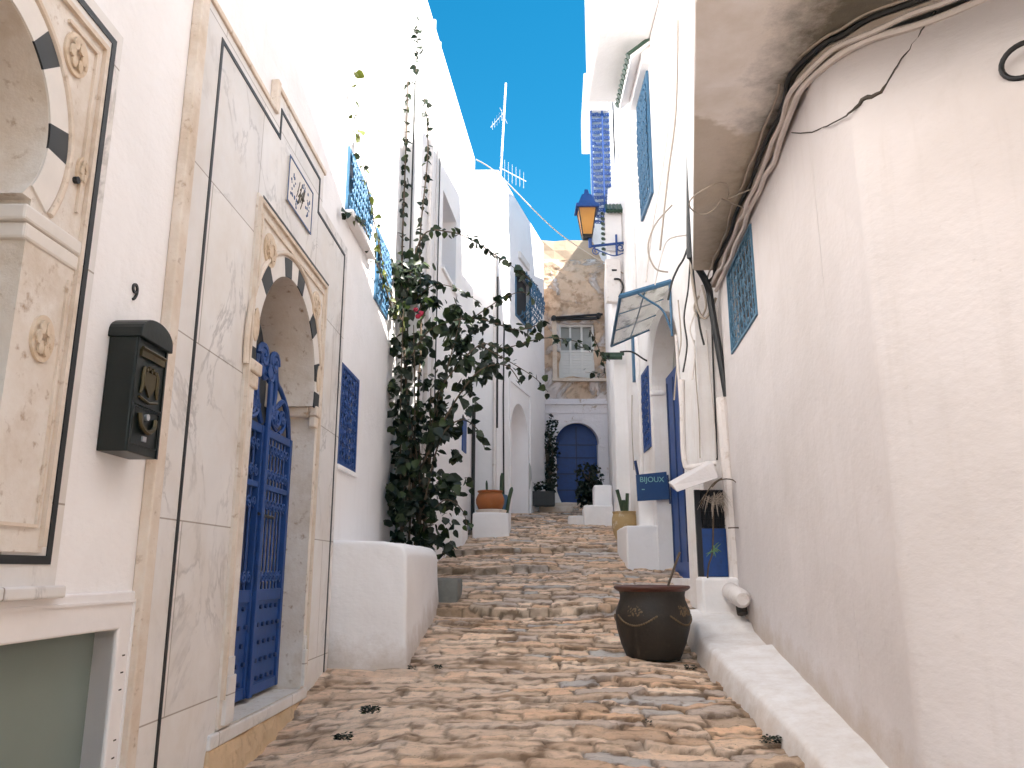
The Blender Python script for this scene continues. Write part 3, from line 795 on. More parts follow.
b = MB(); b.tube(smooth_pts([FA.P(UC - .07, 2.245, DD + .01), FA.P(UC - .055, 2.195, DD + .014), FA.P(UC, 2.172, DD + .016), FA.P(UC + .055, 2.195, DD + .014), FA.P(UC + .07, 2.235, DD + .01)]), .011, 6)
b.build('post_horn', M['brass'], mbx, smooth=True)
b = MB(); b.disc(FA, UC, 2.238, .014, DD, DD + .014, 12); b.build('lock', M['chrome'], mbx)
b = MB(); b.box(FA, UC - .016, UC + .016, 2.133, 2.155, DD, DD + .007); b.build('name_plate', M['chrome'], mbx)
b = MB()
for z in (2.42, 2.12): b.mark().tube([FA.P(U1 + .008, z - .02, DD - .01), FA.P(U1 + .008, z + .02, DD - .01)], .01, 8)
b.build_each('hinge', M['box_green'], mbx)

def text_mesh(txt, fr, u, z, h, d, name, mat, parent=None, flip=1, ext=.004):
    cu = bpy.data.curves.new('lettering', 'FONT'); cu.body = txt; cu.size = h / .72; cu.extrude = ext; cu.align_x = 'CENTER'
    ob = bpy.data.objects.new('lettering', cu); S.collection.objects.link(ob)
    bpy.context.view_layer.update()
    me = bpy.data.meshes.new_from_object(ob); bpy.data.objects.remove(ob); bpy.data.curves.remove(cu)
    mb = MB(); mb.add([fr.P(u + flip * v.co.x, z + v.co.y, d + v.co.z + ext) for v in me.vertices], [tuple(p.vertices) for p in me.polygons])
    bpy.data.meshes.remove(me)
    return mb.build(name, mat, parent)
tag(text_mesh('9', FA, 3.405, 2.775, .085, 0.001, 'house_number', M['black_metal'], flip=1),
    'small black metal number 9 above the mailbox', 'house number')

# ================================================================== SECOND LEFT HOUSE
B = thing('white_house', (-2, 12.5, G(12.5)), 'tall white house behind the climbing plant with a deep shuttered window', 'house', 'houses along the street')
w = MB()
w.plate(FB, rect(10.02, 14.7, .5, 9.68), [rect(11.55, 12.75, 6.15, 7.42)], -.45, 0)
w.build('wall', M['plaster_clean'], B)
w = MB(); w.prism([(-1.69, 10.04), (-8, 10.04), (-8, 14.69), (-1.2, 14.69)], .5, 9.66); w.build('back_rooms', M['plaster_clean'], B)
f = MB(); strip(f, FB, [(11.60, 6.2), (12.70, 6.2), (12.70, 7.37), (11.60, 7.37)], .06, -.34, -.28, True); win = f.build('window', M['frame_white'], B)
f = MB(); f.box(FB, 11.57, 12.73, 6.17, 7.40, -.40, -.36); f.build('pane', M['blue_dark'], win)
f = MB(); f.box(FB, 11.5, 12.8, 6.09, 6.15, -.1, .04); f.build('window_sill', M['plaster_clean'], B)
f = MB()
for (u, dd) in ((10.35, .05), (10.85, .04)): f.mark().tube([FB.P(u, 1.4, dd), FB.P(u, 9.55, dd)], .03 if dd > .045 else .018, 8)
f.build_each('downpipe', M['pipe_white'], B, smooth=True)
f = MB()
f.mark().tube([(-1.36, 9.985, 1.5), (-1.36, 9.985, 8.3)], .012, 6); f.mark().tube([FB.P(10.55, 1.5, .02), FB.P(10.55, 9.0, .02)], .012, 6)
f.mark().tube([FB.P(11.15, 2.6, .02), FB.P(11.15, 7.9, .02)], .010, 6); f.mark().tube([FB.P(14.6, 2.3, .05), FB.P(14.6, 4.6, .05)], .035, 8)
f.build_each('wall_cable', M['cable_black'], B)
f = MB(); f.box(FB, 13.6, 14.0, 3.6, 4.2, -.01, .02); f.build('small_window', M['blue'], B)

# ================================================================== THIRD LEFT HOUSE
C = thing('white_house', (-.8, 16.5, G(16.5)), 'white corner house at the left bend with arched entrance and bulging blue grille', 'house', 'houses along the street')
w = MB()
cop = arch(15.85, 17.15, 2.5, 4.35, 16.5, 4.35, .65)
w.plate(FC, rect(14.9, 18.72, 1.5, 9.55), [cop, rect(16.15, 17.45, 6.85, 8.0)], -.40, 0)
w.build('wall', M['plaster_lilac'], C)
w = MB(); w.prism([(-.30, 14.88), (-7, 14.88), (-7, 22), (.40, 19.2), (.38, 18.7), (-.70, 14.92)], 1.0, 9.54); w.build('back_rooms', M['plaster_clean'], C)
w = MB(); strip(w, FC, [(15.70, 2.5), (15.70, 5.35), (17.3, 5.35), (17.3, 2.5)], .05, 0, .03); w.build('entrance_trim', M['plaster_lilac'], C)
w = MB(); w.plate(FC, cop, (), -.40, -.36); w.build('entrance_door', M['plaster_lilac'], C)
wc = window_grille(C, FC, 16.18, 17.42, 6.88, 7.97, .0, 6, M['blue_light'], M['dark'], bulge=.34, rows=4, r=.014, frame=.05)
w = MB(); w.box(FC, 16.4, 17.2, 8.25, 8.4, 0, .05); w.build('vent', M['pipe_white'], C)
w = MB(); w.tube([(-.33, 14.80, 2.9), (-.33, 14.80, 8.3)], .035, 8); w.build('downpipe', M['pipe_white'], C, smooth=True)
w = MB(); w.mark().tube([(-.28, 14.80, 4.2), (-.28, 14.80, 7.2)], .022, 6); w.mark().tube([FC.P(15.3, 2.8, .02), FC.P(15.25, 4.9, .02), FC.P(15.3, 6.4, .02)], .016, 6); w.build_each('wall_cable', M['cable_black'], C)

# antenna mast on that house's corner
an = thing('antenna_mast', (-.29, 14.84, 8.2), 'thin white antenna mast with two aerials above the corner house roof', 'antenna')
b = MB(); b.tube([(-.29, 14.84, 8.2), (-.13, 14.84, 11.5)], .022, 8); b.build('pole', M['pipe_white'], an)
def aerial(base, dirv, n, L, el):
    b = MB(); base = Vector(base); dirv = Vector(dirv).normalized(); b.tube([base, base + dirv * L], .009, 5)
    for k in range(n):
        p = base + dirv * (L * (k + .3) / n); h_ = el * (1 - .3 * k / n); b.tube([p - Vector((0, .0, h_)), p + Vector((.0, 0, h_))], .006, 4)
    return b
aerial((-.25, 14.80, 9.55), (.52, 0, -.30), 7, .62, .24).build('aerial', M['chrome'], an)
b = aerial((-.20, 14.80, 10.75), (-.25, .3, -.12), 5, .4, .12); b.tube([(-.25, 14.8, 10.9), (-.1, 14.9, 10.6)], .006, 4); b.build('aerial', M['chrome'], an)
wr = MB(); wr.tube(smooth_pts([(-.72, 14.6, 9.62), (-.25, 14.75, 9.35), (.9, 14.4, 7.95), (2.02, 13.7, 6.85)], 8), .012, 5)
tag(wr.build('overhead_wire', M['cable_grey']), 'thin overhead wire sagging from the left roof to the street lamp side', 'wire')

# ================================================================== END HOUSE
E_ = thing('old_house', (1.3, 20.5, G(19.5)), 'old peeling ochre house closing the street with an arched blue door', 'house', 'houses along the street')
w = MB(); w.plate(FE, rect(-.5, 4.6, 5.75, 9.45), [rect(1.20, 2.08, 6.30, 7.72)], -.5, 0)
w.build('upper_wall', M['peeling'], E_, cut=.18, rough=.09, rs=2.2)
w = MB(); w.box(FE, -.5, 4.6, 9.45, 10.0, -.5, -.04); w.build('parapet', simple('tan_block_parapet', (.46, .34, .24), .95, var=.3, vs=4, bump=.7, bs=12), E_, cut=.4, rough=.04)
eop = arch(1.09, 2.11, 3.1, 4.62, 1.60, 4.62, .53, ry=.56)
w = MB(); w.plate(FE, rect(-.5, 4.6, 2.2, 5.75), [eop], -.5, .05)
w.build('lower_wall', M['lower_wash'], E_)
w = MB(); w.plate(FE, [(p[0], p[1]) for p in ringseg(1.6, 4.60, .54, .70, -.1, math.pi + .1, 28)], (), .05, .09); w.build('arch_surround', M['lower_wash'], E_)
w = MB(); w.box(FE, .75, 2.6, 5.60, 5.68, .05, .12); w.box(FE, .8, 2.6, 5.38, 5.42, .05, .075); w.box(FE, 1.50, 1.72, 5.20, 5.32, .09, .12); w.build('cornice', M['lower_wash'], E_)
w = MB(); w.prism([(-.5, 20.0), (4.6, 20.0), (4.6, 27), (-.5, 27)], 2.0, 9.9); w.build('back_rooms', M['peeling'], E_)
w = MB(); w.plate(FE, arch(1.09, 2.11, 3.1, 4.62, 1.60, 4.62, .53, ry=.56), (), -.30, -.26); dr = w.build('door', M['blue'], E_)
w = MB(); w.box(FE, 1.585, 1.615, 3.12, 5.1, -.26, -.235)
for z in (3.5, 3.9, 4.3, 4.62): w.box(FE, 1.12, 2.08, z, z + .03, -.26, -.245)
w.build('door_rail', M['blue_dark'], dr)
w = MB()
strip(w, FE, [(1.22, 6.32), (2.06, 6.32), (2.06, 7.70), (1.22, 7.70)], .06, -.22, -.12, True)
for u in (1.49, 1.78): w.box(FE, u - .025, u + .025, 6.35, 7.67, -.21, -.13)
w.box(FE, 1.25, 2.03, 7.0, 7.05, -.20, -.14); win = w.build('window', M['shutter'], E_)
w = MB()
for a, c in ((1.25, 1.465), (1.515, 1.755), (1.805, 2.03)):
    w.box(FE, a, c, 6.35, 7.0, -.20, -.165)
    for k in range(9): w.box(FE, a, c, 6.38 + k * .068, 6.41 + k * .068, -.165, -.15)
w.build('shutter_panel', M['shutter'], win)
w = MB(); w.box(FE, 1.22, 2.06, 6.32, 7.7, -.30, -.26); w.build('pane', M['recess'], win)
w = MB(); w.box(FE, 1.12, 2.16, 7.80, 7.86, -.02, .12); w.tube([(1.06, 19.36, 7.83), (2.3, 19.36, 7.92)], .03, 6); w.tube([(1.06, 19.36, 7.83), (1.06, 19.5, 7.83)], .07, 8); w.tube([(2.2, 19.36, 7.9), (2.2, 19.5, 7.9)], .07, 8); w.build('curtain_rail', M['black_metal'], E_)
w = MB(); w.box(FE, 1.02, 1.13, 6.2, 7.78, 0, .06); w.box(FE, 1.0, 2.4, 6.19, 6.26, 0, .12); w.build('window_trim', M['tan_edge'], E_)
w = MB(); w.plate(FE, [(.86, 3.0), (1.22, 3.0), (1.05, 3.45), (.90, 3.75), (.86, 3.85)], (), .05, .55); w.build('buttress', M['plaster_clean'], E_, bevel=.03)

# ================================================================== RIGHT NEAR HOUSE (R1)
R = thing('white_house', (4, 4, G(4)), 'near white house on the right with an overhanging mouldy upper floor', 'house', 'houses along the street')
w = MB()
w.plate(FR, rect(4.6, 8.6, -.5, 4.72), [rect(6.45, 7.74, 3.70, 4.54)], -.5, 0)
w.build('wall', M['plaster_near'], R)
# the near stretch bends away to the right; the bend is soft at the top and crisp lower down
w = MB(); zs_ = [-.6 + .2 * k for k in range(27)]; rows_ = []
def bendpts(z):
    t = max(0, min(1, (z - 3.7) / 1.0)); t = t * t * (3 - 2 * t); h = max(0, min(1, (3.9 - z) / 3.0))
    lo_ = [(1.434 + .46, 4.6), (1.434 + .425, 4.25), (1.434 + .39, 3.90), (1.434 + .384, 3.845), (1.846, 3.79), (2.25, 3.33), (3.3, 2.3), (3.7, 1.9)]
    hi_ = [(1.434 + .46, 4.6), (1.434 + .44, 4.42), (1.92, 4.30), (1.99, 4.20), (2.10, 4.08), (2.42, 3.84), (3.4, 2.9), (3.9, 2.5)]
    return [((a[0] * (1 - t) + c_[0] * t), (a[1] * (1 - t) + c_[1] * t)) for a, c_ in zip(lo_, hi_)]
for z in zs_: rows_.append([Vector((p[0] + .006 * noise.noise(Vector((p[0] * 2, p[1] * 2, z))), p[1] + .006 * noise.noise(Vector((p[1] * 2, z, p[0] * 2))), min(z, 4.72))) for p in bendpts(z)])
nb_ = 8; back_ = [Vector((p[0] + .45, p[1] + .35, 0)) for p in bendpts(0)]
vs = [v for r_ in rows_ for v in r_]; fs = [(k * nb_ + i, k * nb_ + i + 1, (k + 1) * nb_ + i + 1, (k + 1) * nb_ + i) for k in range(len(zs_) - 1) for i in range(nb_ - 1)]
o_ = len(vs)
for r_ in (rows_[0], rows_[-1]): vs += [Vector((p.x, p.y, r_[0].z)) for p in back_]
fs += [(o_ + i, o_ + i + 1, o_ + nb_ + i + 1, o_ + nb_ + i) for i in range(nb_ - 1)]
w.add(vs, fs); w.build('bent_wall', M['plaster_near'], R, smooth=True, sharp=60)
w = MB(); w.prism([(3.6, 2.9), (3.6, -9.0), (9, -9.0), (9, 8.6), (2.8, 8.6), (2.5, 4.6)], -2, 4.68); w.build('back_rooms', M['plaster'], R)
UP = [(1.92, 8.0), (1.20, 4.69), (1.02, 3.86), (1.25, 2.4), (1.25, -9.0), (9, -9.0), (9, 8.0)]
w = MB(); w.prism(UP, 4.72, 9.3); w.build('upper_floor', M['plaster_clean'], R)
w = MB(); w.prism([(1.925, 7.995), (1.205, 4.69), (1.89, 4.62), (2.24, 7.995)], 4.700, 4.719)
w.prism([(1.205, 4.688), (1.025, 3.86), (1.255, 2.4), (3.9, 2.4), (3.9, 2.6), (2.42, 3.86), (2.10, 4.08), (1.88, 4.5), (1.88, 4.618)], 4.685, 4.719)
w.build('soffit', M['soffit'], R)
window_grille(R, FR, 6.47, 7.72, 3.715, 4.525, -.005, 8, M['blue_grille'], M['dark'], rows=2, r=.0048, frame=.022, deep=.10)
# cracks and flaking edge
w = MB()
def on_fr(fr, px, py, d=.0):
    dr = ray(px, py); n3 = Vector((fr.n.x, fr.n.y, 0)); a3 = Vector((fr.a.x, fr.a.y, EYE)) - Vector((0, 0, EYE)); a3 = Vector((fr.a.x, fr.a.y, 0))
    t = (a3.dot(n3) + d) / dr.dot(n3); p = dr * t; return Vector((p.x, p.y, p.z + EYE))
def on_bend(px, py, off=.0):
    """where a sight line meets the bent wall, off metres in front of it"""
    dr = ray(px, py); lo_t, hi_t = 2.0, 6.0
    def beyond(t):
        p = dr * t; P = bendpts(p.z + EYE); return p.y > np.interp(p.x, [q[0] for q in P[3:]], [q[1] for q in P[3:]])
    for _ in range(40):
        mt = (lo_t + hi_t) / 2
        if beyond(mt): hi_t = mt
        else: lo_t = mt
    p = dr * lo_t; k = 1 - off / p.length; return Vector((p.x * k, p.y * k, p.z * k + EYE))
def jag(P, amp, k=5):
    out = []
    for i in range(len(P) - 1):
        for j in range(k): q = P[i].lerp(P[i + 1], j / k); out.append(q + Vector((random.uniform(-1, 1), random.uniform(-1, 1) * .3, random.uniform(-1, 1))) * amp)
    out.append(P[-1]); return out
cr = [on_fr(FR, 792, 133, .002), on_fr(FR, 818, 131, .002), on_bend(846, 116, .002), on_bend(862, 101, .002), on_bend(880, 93, .002), on_bend(895, 70, .002), on_bend(912, 45, .002), on_bend(936, 11, .002)]
J = jag(cr, .007)
w.tube(J, [.004 + .011 * math.exp(-((i - 17) / 4.5) ** 2) for i in range(len(J))], 5)
w.build('crack', M['crack'], R)
# cable bundle along the joint under the overhang
cbs = []
def bundle(off, dz, sag, seed):
    rr = random.Random(seed); P = []
    for k in range(17):
        y = 8.25 - (8.25 - 4.5) * k / 16
        P.append(FR.P(y, 4.63 + dz + rr.uniform(-.02, .02) - sag * math.sin(k * .9 + seed), off + rr.uniform(-.012, .012)))
    for x, y in ((1.93, 4.28), (2.0, 4.18), (2.11, 4.06), (2.28, 3.93), (2.45, 3.80), (2.8, 3.46)):
        P.append(Vector((x - off * .6, y - off * .75, 4.63 + dz + rr.uniform(-.015, .015))))
    return smooth_pts(P, 3)
def cab(name, pts, r, mat, label, n=6):
    return tag(MB().tube(pts, r, n).build(name, M[mat], smooth=True), label, 'cable', 'cables bundled under the right overhang' if name == 'cable_bundle' else 'wires strung over the right walls')
cab('cable_bundle', bundle(.05, .02, .008, 1), .034, 'cable_grey', 'thick dusty conduit in the joint under the right overhang')
cab('cable_bundle', bundle(.10, .035, .012, 2), .018, 'cable_black', 'black cable outermost in the bundle under the right overhang')
cab('cable_bundle', bundle(.035, -.055, .010, 3), .022, 'cable_white', 'whitewashed cable lowest in the bundle under the right overhang')
cab('cable_bundle', bundle(.145, .045, .02, 4), .009, 'cable_grey', 'thin loose cable hanging away from the bundle under the overhang')
cab('cable_bundle', bundle(.075, -.02, .016, 5), .017, 'cable_white', 'whitewashed cable in the middle of the bundle under the overhang')
lp = [Vector((1.62 + .14 * math.cos(a) + .05 * a / 6, 6.2 + .28 * math.sin(a), 4.64 - .02 * math.sin(2 * a))) for a in [k * .33 for k in range(20)]]
cab('wire_loop', [FR.P(6.3, 4.6, .06)] + lp + [FR.P(5.9, 4.6, .06)], .006, 'cable_grey', 'thin wire loop hanging below the mouldy overhang')
# hook on the near wall
ring_c = on_bend(1024, 60, .05)
hk = MB(); hk.tube([ring_c + Vector((FN.t.x * .062 * math.cos(a), FN.t.y * .062 * math.cos(a), .085 * math.sin(a))) for a in [k * 2 * math.pi / 24 for k in range(25)]], .013, 8)
tag(hk.build('iron_ring', M['black_metal'], smooth=True), 'dark iron ring fixed to the near right wall', 'ring')

# ledge along the right wall
def ledge(y0, y1, top, xo0, xo1, name):
    b = MB(); n = 16; vs = []
    for k in range(n + 1):
        y = y0 + (y1 - y0) * k / n; zt = top(y); xo = xo0 + (xo1 - xo0) * k / n
        xw = 1.434 + .10 * y + .03 if y > 3.84 else 1.83 + .03 + (3.84 - y) * .4
        vs += [Vector((xo - .10, y, G(y) - .2)), Vector((xo - .03, y, zt - .12)), Vector((xo, y, zt)), Vector((xw, y, zt + .03)), Vector((xw, y, G(y) - .2))]
    fs = []
    for k in range(n):
        for i in range(5):
            a = k * 5 + i; c_ = k * 5 + (i + 1) % 5; fs.append((a, c_, c_ + 5, a + 5))
    fs += [tuple(range(5)), tuple(n * 5 + i for i in range(5))]
    b.add(vs, fs)
    return b.build(name, M['plaster_ledge'], None, smooth=True, bevel=.035, seg=3, cut=.13, rough=.012, rs=3, sharp=55)
lt = lambda y: .635 + .1374 * (y - 4.337)
tag(ledge(3.0, 6.85, lambda y: lt(y), 1.57, 1.63, 'plaster_ledge'), 'long white plaster ledge at the foot of the near right wall', 'ledge', 'ledges along the right wall')
tag(ledge(6.86, 8.45, lambda y: lt(y) - .045 + (.06 if y > 7.6 else 0), 1.65, 1.75, 'plaster_ledge'), 'short white plaster ledge behind the big dark pot', 'ledge', 'ledges along the right wall')

# round pipe cover and wall pipes
pc = MB(); P0 = FR.P(7.45, 1.345, .10); P1 = FR.P(8.15, 1.40, .10)
pc.tube([P0, P0.lerp(P1, .08), P0.lerp(P1, .92), P1], [.055, .085, .085, .05], 16)
tag(pc.build('pipe_cover', M['pipe_white'], smooth=True), 'short white capped pipe lying on the right wall above the ledge', 'pipe')
mt_ = MB(); mt_.tube([FR.P(7.75, 1.20, .06), FR.P(7.8, 1.30, .06)], .05, 8)
tag(mt_.build('pipe_outlet', M['crack']), 'dark pipe outlet under the white pipe cover', 'pipe')
def wallpipe(pts, r, mat, name, label, n=10):
    tag(MB().tube(pts, r, n).build(name, M[mat], smooth=True), label, 'pipe', 'pipes on the right walls')
wallpipe([at(722, 398, 8.28), at(728, 470, 8.28), at(737, 590, 8.28)], .065, 'pipe_white', 'wall_pipe', 'thick white downpipe at the end of the near right house')
wallpipe([at(737, 398, 8.1), at(742, 470, 8.1), at(749, 585, 8.1)], .018, 'pipe_white', 'wall_pipe', 'thin white pipe just right of the thick downpipe')
wallpipe(smooth_pts([at(690, 150, 7.96), at(690, 246, 7.96), at(692, 258, 7.98), at(703, 276, 8.12), at(709, 290, 8.24), at(712, 310, 8.27), at(727, 397, 8.27)], 4), .038, 'pipe_dark', 'drain_pipe', 'dark drain pipe bending in under the right overhang')
wallpipe(smooth_pts([at(684, 0, 8.0), at(687, 60, 8.0), at(686.5, 118, 8.0)], 4), .022, 'pipe_dark', 'drain_pipe', 'thin dark blue rod high on the corner of the right overhang')

# ================================================================== SECOND RIGHT HOUSE (R2)
Q = thing('white_house', (3.2, 11, G(11)), 'white house with the blue arched door, glass canopy and cluttered cables on the right', 'house', 'houses along the street')
qop = arch(9.36, 11.28, 1.50, 4.12, 10.32, 4.15, .98, ry=.80)
w = MB(); w.plate(F2, rect(8.45, 13.8, .8, 11.0), [qop, rect(11.5, 12.12, 3.35, 4.55), rect(10.50, 11.45, 6.85, 8.80)], -.42, 0); w.build('wall', M['plaster_old'], Q)
w = MB(); w.prism([(2.03, 8.452), (4.5, 8.452), (4.5, 13.8), (2.46, 13.8), (2.45, 8.9)], .8, 10.98); w.build('back_rooms', M['plaster_old'], Q)
w = MB(); w.plate(F2, rect(9.37, 11.27, 1.50, 4.30), (), -.26, -.20); dq = w.build('door', M['blue'], Q)
w = MB()
for u in (9.45, 9.9, 10.32, 10.75, 11.18): w.box(F2, u - .02, u + .02, 1.7, 4.2, -.20, -.185)
w.build('door_batten', M['blue_dark'], dq)
w = MB(); w.plate(F2, rect(9.30, 11.35, 4.30, 5.1), (), -.41, -.30); w.build('tympanum', M['recess'], Q)
w = MB(); w.box(F2, 11.25, 11.36, 4.05, 4.13, -.18, .03); w.build('impost', M['plaster_clean'], Q, bevel=.03)
window_grille(Q, F2, 11.52, 12.10, 3.37, 4.53, .0, 4, M['blue'], M['blue_dark'], rows=4, r=.009, frame=.05, bulge=.02)
window_grille(Q, F2, 10.52, 11.43, 6.87, 8.78, .02, 6, M['blue_light'], M['blue_light'], rows=6, r=.012, frame=.06, bulge=.03)
w = MB(); w.prism([(1.25, 8.3), (1.25, 11.95), (2.02, 11.95), (2.02, 8.46), (1.95, 8.3)], 9.2, 11.25); w.build('upper_bay', M['plaster_clean'], Q, bevel=.03)
w = MB(); w.box(F2, 10.35, 11.6, 8.84, 9.18, 0, .12)
w.add([F2.P(10.3, 9.18, 0), F2.P(11.65, 9.18, 0), F2.P(11.65, 8.93, .30), F2.P(10.3, 8.93, .30), F2.P(10.3, 9.12, 0), F2.P(11.65, 9.12, 0), F2.P(11.65, 8.88, .28), F2.P(10.3, 8.88, .28)],
      [(0, 1, 2, 3), (4, 5, 6, 7), (0, 3, 7, 4), (1, 2, 6, 5), (2, 3, 7, 6), (0, 1, 5, 4)])
ea = w.build('eave', M['plaster_clean'], Q)
w = MB()
for k in range(11):
    u = 10.34 + k * .127; w.tube([F2.P(u, 9.21, .0), F2.P(u, 8.94, .33)], .05, 8)
w.build('eave_tiles', M['tile_green'], ea, smooth=True)
# pilaster strips, boxes and patches between the two houses
w = MB(); w.box(F2, 12.3, 12.45, 2.2, 9.0, 0, .05); w.build('pilaster', M['plaster_old'], Q, bevel=.015)
# cabinet with grille on the return wall
cb = thing('meter_cabinet', (2.07, 8.40, 1.5), 'small blue cabinet with grille top low at the right house corner', 'cabinet')
b = MB(); b.box(F2r, 1.965, 2.215, 1.535, 2.02, .0, .05); b.build('door_panel', M['blue'], cb, bevel=.005)
b = MB(); b.box(F2r, 1.91, 1.963, 1.535, 2.42, .0, .045); b.build('side_strip', M['dark'], cb)
b = MB(); b.box(F2r, 1.965, 2.215, 2.022, 2.42, .0, .012); b.build('opening', M['dark'], cb)
b = MB()
for k in range(9): b.tube([F2r.P(1.98 + k * .028, 2.02, .03), F2r.P(1.98 + k * .028, 2.42, .03)], .004, 4)
for k in range(6): b.tube([F2r.P(1.965, 2.05 + k * .07, .032), F2r.P(2.215, 2.05 + k * .07, .032)], .004, 4)
b.build('bars', M['black_metal'], cb)
b = MB(); b.prism([(1.88, 8.449), (2.26, 8.449), (2.26, 8.18), (1.88, 8.18)], .95, 1.53)
b.build('plinth', M['plaster_clean'], cb, bevel=.03)
# slanted little hood over it
b = MB(); p = [at(672, 485, 8.10), at(677, 492, 8.05), at(719, 478, 8.05), at(713, 462, 8.10)]
q_ = [v + Vector((.02, .30, .06)) for v in p]
b.add(p + q_, [(0, 1, 2, 3), (4, 5, 6, 7), (0, 1, 5, 4), (1, 2, 6, 5), (2, 3, 7, 6), (3, 0, 4, 7)])
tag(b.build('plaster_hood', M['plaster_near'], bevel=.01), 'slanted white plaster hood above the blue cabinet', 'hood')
wallpipe(smooth_pts([at(682, 380, 8.40), at(683, 440, 8.40), at(685, 463, 8.40), at(690, 467, 8.38), at(716, 463, 8.30)], 4), .030, 'pipe_white', 'wall_pipe', 'white pipe turning sideways above the plaster hood')
wallpipe([at(676, 335, 8.42), at(684, 455, 8.42)], .016, 'pipe_white', 'wall_pipe', 'thin white pipe beside the blue arched door')

# white stoop with the sign standing over it
b = MB(); b.prism([(1.59, 11.30), (2.30, 11.30), (2.30, 12.6), (1.62, 12.6)], 1.3, 2.21)
tag(b.build('white_stoop', M['plaster_clean'], bevel=.025, cut=.15, rough=.01), 'square white block at the foot of the right wall below the blue sign', 'block')
b = MB(); b.tube([(1.93 + .08, 11.75, 2.20), (2.01, 11.75, 2.75)], .17, 20)
tag(b.build('white_pedestal', M['plaster_clean'], smooth=True), 'round white pedestal on the block under the blue sign', 'pedestal')
FS = Fr((1.70, 11.2), (2.3, 11.2), (0, -1), 'x')
sg_ = thing('shop_sign', (1.95, 11.2, 2.8), 'blue shop sign board reading BIJOUX over the white block', 'sign')
b = MB(); b.plate(FS, [(1.745, 2.535), (2.185, 2.56), (2.165, 2.945), (1.735, 2.90)], (), -.02, .0); b.build('board', M['blue_sign'], sg_)
text_mesh('BIJOUX', FS, 1.955, 2.80, .075, .001, 'lettering', M['letter'], sg_)
b = MB(); b.box(FS, 1.81, 1.85, 2.69, 2.702, 0, .003); b.build('small_print', M['letter'], sg_)
b = MB(); b.tube([(1.76, 11.2, 2.90), (1.735, 11.22, 3.10)], .022, 6); b.tube([(2.18, 11.2, 2.9), (2.20, 11.22, 2.5)], .012, 6); b.build('bracket', M['blue_dark'], sg_)

# glass canopy over the blue door
cn = thing('glass_canopy', (2.0, 10.4, 5.1), 'sloping dirty glass canopy with blue iron frame over the arched door', 'canopy')
c00, c10, c11, c01 = Vector((2.02, 9.6, 5.17)), Vector((1.37, 9.6, 4.97)), Vector((1.46, 11.3, 4.80)), Vector((2.02, 11.3, 5.05))
b = MB(); b.add([c00, c10, c11, c01] + [v + Vector((0, 0, .015)) for v in (c00, c10, c11, c01)], [(0, 1, 2, 3), (4, 5, 6, 7), (0, 1, 5, 4), (1, 2, 6, 5), (2, 3, 7, 6), (3, 0, 4, 7)])
b.build('pane', M['canopy_glass'], cn)
b = MB()
b.tube([c00, c10], .035, 6); b.tube([c10, c11], .022, 6); b.tube([c11, c01], .018, 6)
for t in (.33, .66): b.tube([c00.lerp(c01, t), c10.lerp(c11, t)], .012, 6)
b.tube([c00.lerp(c10, .5), c01.lerp(c11, .5)], .010, 6)
b.tube(smooth_pts([c00.lerp(c10, .7), Vector((1.72, 9.6, 4.92)), Vector((1.90, 9.6, 4.78)), Vector((2.0, 9.6, 4.5))], 5), .014, 6)
b.tube([Vector((2.0, 9.6, 5.15)), Vector((2.0, 9.6, 4.45))], .016, 6)
b.build('frame', M['blue_light'], cn, smooth=True)

# lantern
ln = thing('wall_lantern', (1.55, 13.6, 7.0), 'blue street lantern with amber glass on a scrolled wall bracket', 'lamp')
LY = 13.6
lc = at(587, 228, LY); s_ = LY / 800.0
def frustum(cx, cy, z0, r0, z1, r1):
    b = MB(); vs = []
    for z, r in ((z0, r0), (z1, r1)): vs += [Vector((cx + a * r, cy + c * r, z)) for a, c in ((-1, -1), (1, -1), (1, 1), (-1, 1))]
    return vs, [(0, 1, 2, 3), (4, 5, 6, 7), (0, 1, 5, 4), (1, 2, 6, 5), (2, 3, 7, 6), (3, 0, 4, 7)]
zb = at(589, 236, LY).z; zt_ = at(587, 211, LY).z; zr = at(587, 196, LY).z; ztip = at(586, 190, LY).z; xcL = lc.x
b = MB(); b.add(*frustum(xcL, LY, zb, .085, zt_, .155)); b.build('glass', M['amber'], ln)
b = MB(); b.add(*frustum(xcL, LY, zt_, .215, zt_ + .07, .205)); b.add(*frustum(xcL, LY, zt_ + .07, .17, zr, .085)); b.add(*frustum(xcL, LY, zr, .055, ztip, .03)); b.build('roof', M['blue'], ln, bevel=.006)
b = MB()
for a, c in ((-1, -1), (1, -1), (1, 1), (-1, 1)): b.tube([(xcL + a * .088, LY + c * .088, zb), (xcL + a * .158, LY + c * .158, zt_)], .012, 5)
b.add(*frustum(xcL, LY, zb - .055, .075, zb, .10)); b.build('cage', M['black_metal'], ln)
zk = at(590, 246, LY).z
b = MB(); b.tube([(xcL + .05, LY, zb - .05), (xcL + .05, LY, zk - .03)], .035, 8)
b.tube([(xcL + .03, LY, zk - .01), (2.03, LY, zk + .06)], .024, 6)
b.tube([(1.90, LY, zk + .22), (1.90, LY, zk - .17)], .022, 6)
F_l = Fr((1, LY), (2, LY), (0, -1), 'x')
b.tube(spiral(F_l, 1.97, zk - .03, .09, 1.2, 1.4, 0, 16, -1), .012, 5); b.tube(spiral(F_l, xcL + .16, zk - .10, .08, 1.8, 1.4, 0, 16, 1), .010, 5)
b.tube(smooth_pts([F_l.P(xcL + .12, zk - .05), F_l.P(1.65, zk - .12), F_l.P(1.85, zk - .19), F_l.P(2.02, zk - .14)], 4), .011, 5)
b.build('bracket', M['blue'], ln, smooth=True)

